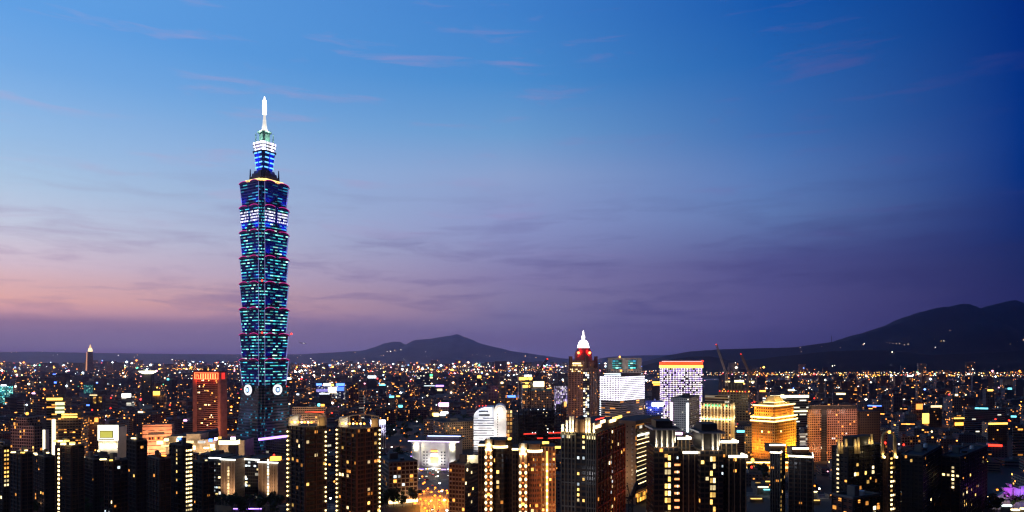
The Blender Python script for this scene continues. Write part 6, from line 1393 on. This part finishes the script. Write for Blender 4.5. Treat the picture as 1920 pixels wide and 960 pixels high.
for n, c in enumerate(cand[:N_IND]):
    lf = litf_of(c); x, y, w, d, h, px, bid, q, s = c; mb = MB(); a = shell(mb, c, lf); r2 = random.Random(n)
    kids = []; extra = ''
    hb = MB(); hb.box(x+w*.1, y, h, w*.4, d*.35, r2.uniform(2.5, 5), a, M_conc, M_dark); kids.append(('roof_house', hb))
    if r2.random() < .6:
        hb = MB(); hb.tube((x-w*.25, y-d*.1, h), (x-w*.25, y-d*.1, h+2.6), 1.5, 1.5, M_white, 8); kids.append(('water_tank', hb))
    t = r2.random()
    if t < .42 and y > 850:
        m_, nm = r2.choice(sign_mats); k = r2.uniform(.25, .8); hh = r2.uniform(1.2, 3.6)*(1 if y < 1500 else 1.6); hb = MB(); e = max(w, d)*.5
        p = rect(x, y, w, d, a); i = min(range(4), key=lambda i: p[i][1]+p[(i+1) % 4][1]); z0 = h-hh+r2.choice([0, hh]); L_ = math.dist(p[i], p[(i+1) % 4])
        qq = along(p[i], p[(i+1) % 4], L_/2, .5); hb.box(qq[0], qq[1], z0, L_*k, .6, hh, math.atan2(p[(i+1) % 4][1]-p[i][1], p[(i+1) % 4][0]-p[i][0]), m_); kids.append(('roof_sign', hb)); extra = f' and {nm} roof sign'
    elif t < .62:
        hb = MB(); hb.ball((x, y-1, h+5.5), 1.0+y/2500, GR if r2.random() < .6 else GWB); hb.tube((x, y-1, h), (x, y-1, h+5), .2, .2, M_steel, 4); kids.append(('roof_lamp', hb)); extra = ' and roof lamp'
    o = lone('building', mb, (x, y, 0), city_label(c, lf, extra), 'building', 'ordinary blocks of the city')
    for nm, b_ in kids: ob = bpy.data.objects.new(nm, b_.mesh(nm, (x, y, 0))); COL.objects.link(ob); ob.parent = o
mb = MB()
for c in cand[N_IND:]:
    shell(mb, c, litf_of(c)); x, y, w, d, h = c[:5]
    if y < 4000: mb.box(x+w*.1, y, h, w*.35, d*.3, 3, ROAD_A, M_conc, M_dark, bid=c[6])
lone('distant_city', mb, (0, 0, 0), 'dense mass of small far-off city blocks reaching to the hills', 'city', kind='stuff')

# ------------------------------------------------------------------ points of light over the far city: lamps, signs and lit rooms nobody could count
CL = [glow('point_white', (1, .88, .66), 9), glow('point_orange', (1, .24, .03), 6), glow('point_yellow', (1, .52, .08), 7), glow('point_cool', (.7, .88, 1), 9),
      glow('point_red', (1, .05, .05), 6), glow('point_pink', (1, .35, .5), 5), glow('point_blue', (.15, .3, 1), 6), glow('point_green', (.15, 1, .5), 4), glow('point_peach', (1, .6, .38), 5)]
mb = MB()
def pt(x, y, z, r, m_):  # globes larger than any lamp, sized for the bloom round each light
    o = [(x+r, y, z), (x, y+r, z), (x-r, y, z), (x, y-r, z), (x, y, z+r*.8), (x, y, z-r*.8)]
    for a, b2, c in ((0, 1, 4), (1, 2, 4), (2, 3, 4), (3, 0, 4), (1, 0, 5), (2, 1, 5), (3, 2, 5), (0, 3, 5)): mb.face([o[a], o[b2], o[c]], m_)
def clear(px, y, z):
    for (a, b2, yb, Yh) in HERO_F:
        if a-1 < px < b2+1 and y < Yh+30 and HZ-(z-EYE)/y*F < yb+2: return False
    return True
rr = random.Random(5)
wts = [24, 13, 12, 17, 7, 8, 6, 3, 13]
for c in cand:
    x, y, w, d, h = c[:5]; k = .75 if y < 1200 else .95 if y < 2600 else 1.5 if y < 5200 else 2.2
    n = (rr.random() < .40*k)+(rr.random() < .22*k)+(rr.random() < .18*k and y > 1500)+(rr.random() < .5 and y > 5200)
    if c[5] > 1400 and y < 2600 and rr.random() < .35: n = 0
    for _ in range(n):
        z = rr.choice([h+1.5, h*.7, h*.4+2, 7]); xx = x+rr.uniform(-.5, .5)*w; yy = y-max(w, d)*.74
        if not clear(960+xx/yy*F, yy, z): continue
        r_ = yy/1000*rr.choice([.3, .4, .5, .7, 1.0, 1.4, 2.0])*.95+.16
        pt(xx, yy, z, r_, rr.choices(CL, wts)[0])
# lamps along the far expressways and the river bridges
for (xa, xb, Ya, Yb, n, r0, m_) in [(1325, 1930, 4130, 3900, 150, 1.7, (2, 2, 1, 0)), (1200, 1930, 4140, 4140, 110, 1.5, (2, 1, 2, 0, 4)), (1325, 1930, 4480, 4520, 120, 2.0, (2, 1, 0)), (860, 1060, 5200, 5200, 46, 2.0, (2, 1, 2, 0)), (850, 1060, 6500, 6200, 44, 2.2, (1, 8, 2)), (560, 860, 6300, 5200, 60, 1.9, (2, 8, 1)), (330, 450, 5400, 5400, 30, 2.2, (2, 1)), (300, 390, 5800, 5600, 28, 2.6, (2, 1)), (30, 330, 6000, 6500, 40, 1.8, (8, 1, 0)), (720, 1065, 4800, 4600, 50, 1.4, (8, 0, 1)), (1125, 1240, 4200, 5000, 26, 1.8, (1, 0, 8, 4)), (1560, 1700, 3700, 3600, 36, 1.5, (0, 2)), (545, 700, 7000, 8200, 34, 2.2, (8, 4, 1)), (1340, 1920, 3300, 3000, 60, 1.1, (0, 2, 3))]:
    for i in range(n):
        t = i/n; px = xa+(xb-xa)*t+rr.uniform(-2, 2); y = Ya+(Yb-Ya)*t+rr.gauss(0, 90)
        z = 12+rr.choice([0, 0, 0, 6, 14, 22]); z = max(z, 10+y*.006)
        if clear(px, y, z): pt(PX(px, y), y, z, r0*rr.choice([.6, .8, 1, 1.3, 1.8]), CL[rr.choice(m_)])
lone('city_lights', mb, (0, 0, 0), 'countless small warm, white and red lights strewn over the far city', 'lights', kind='stuff')
mb = MB()
def on_hill(k, px, py_):       # march along the sight line until it meets the slope
    Yc, near, H = HILLS[k]
    for i in range(80):
        y = Yc-near+near*i/80; z = ZP(py_, y)
        if H(PX(px, y), (y-Yc)/near) > z: return PX(px, y), y, z
for k, lst, r0 in ((0, [(22, 661), (31, 660), (64, 661), (80, 660), (88, 658), (94, 659), (108, 659), (118, 658), (125, 658), (132, 659), (142, 658), (150, 658), (100, 666), (108, 665), (222, 667), (252, 670), (258, 666), (346, 676), (360, 678), (425, 668), (446, 671), (551, 666), (564, 667), (558, 671), (583, 673), (666, 661), (674, 660), (740, 657), (752, 656), (742, 659), (726, 659), (732, 659), (715, 667), (719, 667), (757, 674), (760, 677), (683, 673), (686, 678), (798, 660), (800, 668), (886, 666), (894, 665), (903, 664), (912, 667), (918, 668), (948, 661), (942, 673), (623, 676), (632, 678), (640, 676), (628, 679), (646, 680), (655, 682), (676, 681), (985, 668), (1005, 671)], 8),
                   (1, [(1500, 652), (1540, 650), (1502, 660), (1575, 652), (1688, 626), (1620, 645), (1618, 647), (1663, 643), (1668, 644), (1674, 645), (1680, 645), (1686, 645), (1695, 647), (1702, 646), (1750, 632), (1752, 637), (1756, 631), (1764, 640), (1769, 640), (1780, 620), (1782, 621), (1753, 652), (1812, 649), (1808, 648), (1893, 646), (1908, 641), (1910, 645), (1906, 649), (1915, 644), (1918, 638), (1914, 648)], 3.8),
                   (2, [(1672, 661), (1752, 663), (1754, 664), (1222, 681), (1238, 684), (1245, 680), (1262, 684), (1560, 687), (1564, 686)], 2.6)):
    for px, py_ in lst:
        q = on_hill(k, px, py_)
        if q: pt(q[0], q[1]-6, q[2]+4, r0*rr.choice([.8, 1, 1.5]), CL[rr.choice([0, 8, 2, 8])])
lone('hillside_lights', mb, (0, 0, 0), 'scattered house lights on the dark hillsides', 'lights', kind='stuff')

# ------------------------------------------------------------------ trees of the park and the boulevard
leaf = plain('tree_leaves', (.05, .09, .03), .9, noise=.5, nscale=.5); bark = plain('tree_bark', (.08, .06, .04), .9)
def tree_meshes(seed, h, r):
    rr = random.Random(seed); t = MB(); t.tube((0, 0, 0), (rr.uniform(-.3, .3), 0, h*.45), .28, .16, bark, 6)
    for k in range(5): a = k*1.3; t.tube((0, 0, h*.4), (math.cos(a)*r*.5, math.sin(a)*r*.5, h*rr.uniform(.6, .8)), .13, .05, bark, 4, False)
    c = MB()
    blobs = [(rr.gauss(0, r*.38), rr.gauss(0, r*.38), h*rr.uniform(.5, .92), r*rr.uniform(.28, .5)) for _ in range(11)]
    for bx_, by, bz, br in blobs:
        for _ in range(46):
            v = Vector((rr.gauss(0, 1), rr.gauss(0, 1), rr.gauss(0, .8))).normalized()*br*rr.uniform(.6, 1.05); q = Vector((bx_, by, bz))+v
            a, b2 = v.orthogonal().normalized()*rr.uniform(.3, .65), v.cross(v.orthogonal()).normalized()*rr.uniform(.3, .65); n = Vector((rr.gauss(0, .3), rr.gauss(0, .3), rr.gauss(0, .3)))
            c.face([q-a-b2, q+a-b2+n, q+a+b2, q-a+b2-n], leaf)
    return t.mesh('trunk'), c.mesh('crown')
TM = [tree_meshes(1, 11, 4.6), tree_meshes(2, 14, 5.5), tree_meshes(3, 9, 4)]
rr = random.Random(31); nt_ = 0
spots = [(rr.uniform(700, 878), rr.uniform(1110, 1540), 'in the dark park beside the blue-white billboard') for _ in range(75)]
spots += [(rr.uniform(715, 790), rr.uniform(850, 930), 'behind the beige grid office block') for _ in range(14)]
spots += [(rr.uniform(862, 900), rr.uniform(640, 700), 'between the plaza and the grid-fronted apartment building') for _ in range(12)]
spots += [(rr.uniform(712, 775), rr.uniform(622, 632), 'along the pavement at the foot of the grid office block') for _ in range(8)]
spots += [(rr.uniform(1404, 1440), rr.uniform(760, 800), 'before the podium of the golden tower') for _ in range(12)]
spots += [(rr.uniform(400, 530), rr.uniform(590, 622), 'in front of the cream hotel') for _ in range(16)]
spots += [(rr.uniform(0, 340), rr.uniform(575, 640), 'among the dark foreground blocks, lower left') for _ in range(20)]
spots += [(rr.uniform(1590, 1910), rr.uniform(600, 630), 'along the low halls, lower right') for _ in range(16)]
for px, y, wh in spots:
    x = PX(px, y); k = rr.randrange(3); kind = ('broad', 'tall', 'small')[k]
    e = bpy.data.objects.new('tree', None); COL.objects.link(e); e.location = (x, y, 0); tag(e, f'{kind} dark leafy tree {wh}', 'tree', f'trees {wh}'[:60])
    s = rr.uniform(.8, 1.25)
    for nm, me in zip(('trunk', 'crown'), TM[k]): o = bpy.data.objects.new(nm, me); COL.objects.link(o); o.parent = e; o.scale = (s, s, s); o.rotation_euler = (0, 0, rr.uniform(0, 6))

# ------------------------------------------------------------------ street lamps, cars, airplane
pole = MB(); pole.tube((0, 0, 0), (0, 0, 8.6), .14, .09, M_steel, 6); pole.tube((0, 0, 8.5), (1.8, 0, 9), .07, .06, M_steel, 5); pole = pole.mesh('pole')
heads = {}
for nm, m_ in (('orange', glow('sodium_lamp', (1, .24, .02), 4.5)), ('white', glow('white_lamp', (1, .93, .8), 8))):
    h_ = MB(); h_.ball((1.9, 0, 8.9), 1.0, m_, 8, 6, .8); heads[nm] = h_.mesh('lamp_head')
def street_lamp(px, y, kind, wh, e=0, ang=0, x=None, sc=1.0):
    x = PX(px, y) if x is None else x; o = bpy.data.objects.new('street_lamp', None); COL.objects.link(o); o.location = (x, y, 0); o.rotation_euler = (0, 0, ang)
    tag(o, f'{kind} street lamp on a thin pole {wh}', 'street lamp', f'{kind} street lamps {wh}'[:70])
    for nm, me in (('pole', pole), ('lamp_head', heads[kind])): c = bpy.data.objects.new(nm, me); COL.objects.link(c); c.parent = o; c.scale = (1, 1, 1) if nm == 'pole' else (1, sc, 1)
    if e: lamp_or_fill(x, y-.5, 8.4, e, (1, .32, .03) if kind == 'orange' else (1, .9, .75), .6, (x, y, 0), 179)
near_c = [c for c in cand if c[1] < 1950]
rr = random.Random(8)
for px, py_ in [(795, 905), (806, 922), (812, 930), (818, 928), (806, 938), (803, 945), (793, 952), (822, 938), (826, 921), (833, 919), (841, 920), (829, 930), (837, 925), (788, 935), (799, 916), (815, 915), (784, 926), (778, 944)]:
    y = F*(EYE-9)/(py_-HZ)
    street_lamp(px, y, 'orange', 'on the boulevard beside the plaza', 19000, rr.uniform(0, 6))
for px, py_ in [(745, 798), (755, 803), (738, 806), (764, 802), (724, 822), (722, 828), (732, 838), (720, 841), (760, 812), (804, 797), (780, 790), (848, 815), (786, 805)]:
    y = F*(EYE-9)/(py_-HZ); street_lamp(px, y, rr.choice(['orange', 'orange', 'white']), 'among the trees of the park', 1800, rr.uniform(0, 6))
for a, b2, w in ROADS:
    d = (b2-a); L_ = d.length; d.normalize(); nrm = Vector((-d.y, d.x)); k = 15
    while k < L_-10:
        for s in (-1, 1):
            q = a+d*k+nrm*s*(w/2+1.2); px = 960+q.x/q.y*F
            if 0 < px < 1920 and all(not (h0-3 < px < h1+3 and abs(q.y-Yh-14) < 24) for h0, h1, yb, Yh in HERO_F): street_lamp(0, q.y, 'orange' if s > 0 else 'white', 'along a city street', 700 if rr.random() < .35 else 0, math.atan2(d.y, d.x)+(R(-90) if s > 0 else R(90)), q.x)
        k += 42
k = 0
for _ in range(2600):
    y = rr.uniform(870, 1900); px = rr.uniform(5, 1915); x = PX(px, y)
    if 690 < px < 885 and 1090 < y < 1560 or k > 190: continue
    if any(abs(c[0]-x) < (c[2]+c[3])*.36+2 and abs(c[1]-y) < (c[2]+c[3])*.36+2 for c in near_c) or any(h0-2 < px < h1+2 and abs(y-Yh-12) < 34 for h0, h1, yb, Yh in HERO_F): continue
    kd = rr.choice(['orange', 'orange', 'orange', 'white']); street_lamp(px, y, kd, 'in the lanes between the mid-distance blocks', 6600 if kd == 'orange' else 3000, rr.uniform(0, 6)); k += 1  # lamps added at random in the gaps to warm the facades round them
paint = [plain('car_paint_%d' % i, c, .35, .2, noise=.05) for i, c in enumerate([(.5, .5, .5), (.04, .04, .05), (.35, .3, .05), (.3, .03, .03), (.7, .7, .68)])]
cn = ['silver', 'black', 'yellow', 'red', 'white']; cg = plain('car_glass', (.02, .02, .03), .1); ty = plain('car_tyre', (.02, .02, .02), .9)
def car_parts(ci):
    b_ = MB(); prof = [(-2.2, .35), (2.2, .35), (2.25, .8), (1.2, .95), (-2.1, 1.0)]
    def ext(mb, pr, w, m_):
        A = [(x, -w, z) for x, z in pr]; B = [(x, w, z) for x, z in pr]; mb.face(A, m_); mb.face(B[::-1], m_)
        for i in range(len(pr)): j = (i+1) % len(pr); mb.face([A[j], A[i], B[i], B[j]], m_)
    ext(b_, prof, .9, paint[ci]); c_ = MB(); ext(c_, [(-1.7, .98), (1.1, .96), (.5, 1.45), (-1.2, 1.48)], .78, cg)
    w_ = MB(); w_.tube((0, -.12, 0), (0, .12, 0), .33, .33, ty, 10); hl = MB(); hl.box(0, 0, -.12, .16, .4, .24, 0, glow('headlight', (1, .95, .8), 14)); tl = MB(); tl.box(0, 0, -.1, .12, .4, .2, 0, glow('tail_light', (1, .03, .02), 6))
    return [('body', b_.mesh('body'), [(0, 0, 0)]), ('cabin', c_.mesh('cabin'), [(0, 0, 0)]), ('wheel', w_.mesh('wheel'), [(-1.4, -.82, .33), (1.4, -.82, .33), (-1.4, .82, .33), (1.4, .82, .33)]), ('headlight', hl.mesh('headlight'), [(2.22, -.6, .68), (2.22, .6, .68)]), ('tail_light', tl.mesh('tail_light'), [(-2.2, -.6, .78), (-2.2, .6, .78)])]
CP = [car_parts(i) for i in range(5)]
a, b2, w = ROADS[0]; d = (b2-a).normalized(); nrm = Vector((-d.y, d.x)); taken = []
for k in range(44):
    r_ = ROADS[0] if k < 26 else ROADS[1]; a, b2, w = r_; d = (b2-a).normalized(); nrm = Vector((-d.y, d.x)); L_ = (b2-a).length
    t = rr.uniform(10, min(L_-10, 330)); ln = rr.choice([-1, 1]); off = ln*rr.choice([2.2, 5.6 if w < 20 else 8]); q = a+d*t+nrm*off
    if any((q-p).length < 8 for p in taken): continue
    taken.append(q); ci = rr.randrange(5); o = bpy.data.objects.new('car', None); COL.objects.link(o); o.location = (q.x, q.y, .004); o.rotation_euler = (0, 0, math.atan2(d.y, d.x)+(math.pi if ln > 0 else 0))
    tag(o, f'{cn[ci]} car with lit headlights driving {"towards the column-lit towers" if k < 26 and ln < 0 else "past the grid office block" if k < 26 else "up the street by the park"}', 'car', 'cars on the lit streets')
    for nm, me, ls in CP[ci]:
        for l_ in ls: c = bpy.data.objects.new(nm, me); COL.objects.link(c); c.parent = o; c.location = l_
# airplane low over the hills
Y = 3800; ax, az_ = PX(568, Y), ZP(643.5, Y); T = Thing('airplane', (ax, Y, az_), 'small white airliner with landing lights low in the sky beside the glass skyscraper', 'airplane')
pl = plain('airliner_white', (.75, .75, .78), .4, noise=.05); f = MB(); dx = Vector((1, 0, -.11)).normalized(); P = lambda t: tuple(Vector((ax, Y, az_))+dx*t)
prev = None
for t, r_ in ((-19, .3), (-14, 1.4), (-8, 2), (10, 2), (16, 1.6), (19, .3)):
    if prev: f.tube(P(prev[0]), P(t), prev[1], r_, pl, 10, False)
    prev = (t, r_)
T.part('fuselage', f)
for s in (-1, 1):
    w_ = MB(); r0, r1 = Vector(P(3)), Vector(P(-2)); tip = Vector(P(-5))+Vector((0, s*17, 1.5)); t2 = tip+dx*1.8; z_ = Vector((0, 0, .3))
    w_.face([r1, r0, t2, tip], pl); w_.face([r1-z_, tip-z_, t2-z_, r0-z_], pl); w_.face([r0, r0-z_, t2-z_, t2], pl); w_.face([r1-z_, r1, tip, tip-z_], pl); w_.face([tip, t2, t2-z_, tip-z_], pl); T.part('wing', w_)
    e_ = MB(); c_ = Vector(P(2))+Vector((0, s*6, -1.2)); e_.tube(c_-dx*2, c_+dx*2, .9, 1.1, pl, 10); T.part('engine', e_)
    l = MB(); c_ = Vector(P(4))+Vector((0, s*2.5, -.6)); l.ball(c_, 1.6, glow('landing_light', (1, .9, .75), 9)); T.part('landing_light', l)
fi = MB(); A = [Vector(P(-18)), Vector(P(-12)), Vector(P(-17))+Vector((0, 0, 7)), Vector(P(-19))+Vector((0, 0, 7))]; B = [p+Vector((0, .4, 0)) for p in A]; fi.face(A, pl); fi.face(B[::-1], pl)
for i in range(4): j = (i+1) % 4; fi.face([A[j], A[i], B[i], B[j]], pl)
T.part('tail_fin', fi)
# a few slim masts on the hill crests
m_ = MB(); Yc = 8700; m_.tube((PX(1559, Yc-40), Yc-40, ZP(641, Yc)), (PX(1559, Yc-40), Yc-40, ZP(630, Yc)), 4, 3, M_steel, 6); lone('radio_mast', m_, (PX(1559, Yc-40), Yc-40, ZP(641, Yc)), 'lone radio mast standing on the mountain ridge, right of the cranes', 'mast')
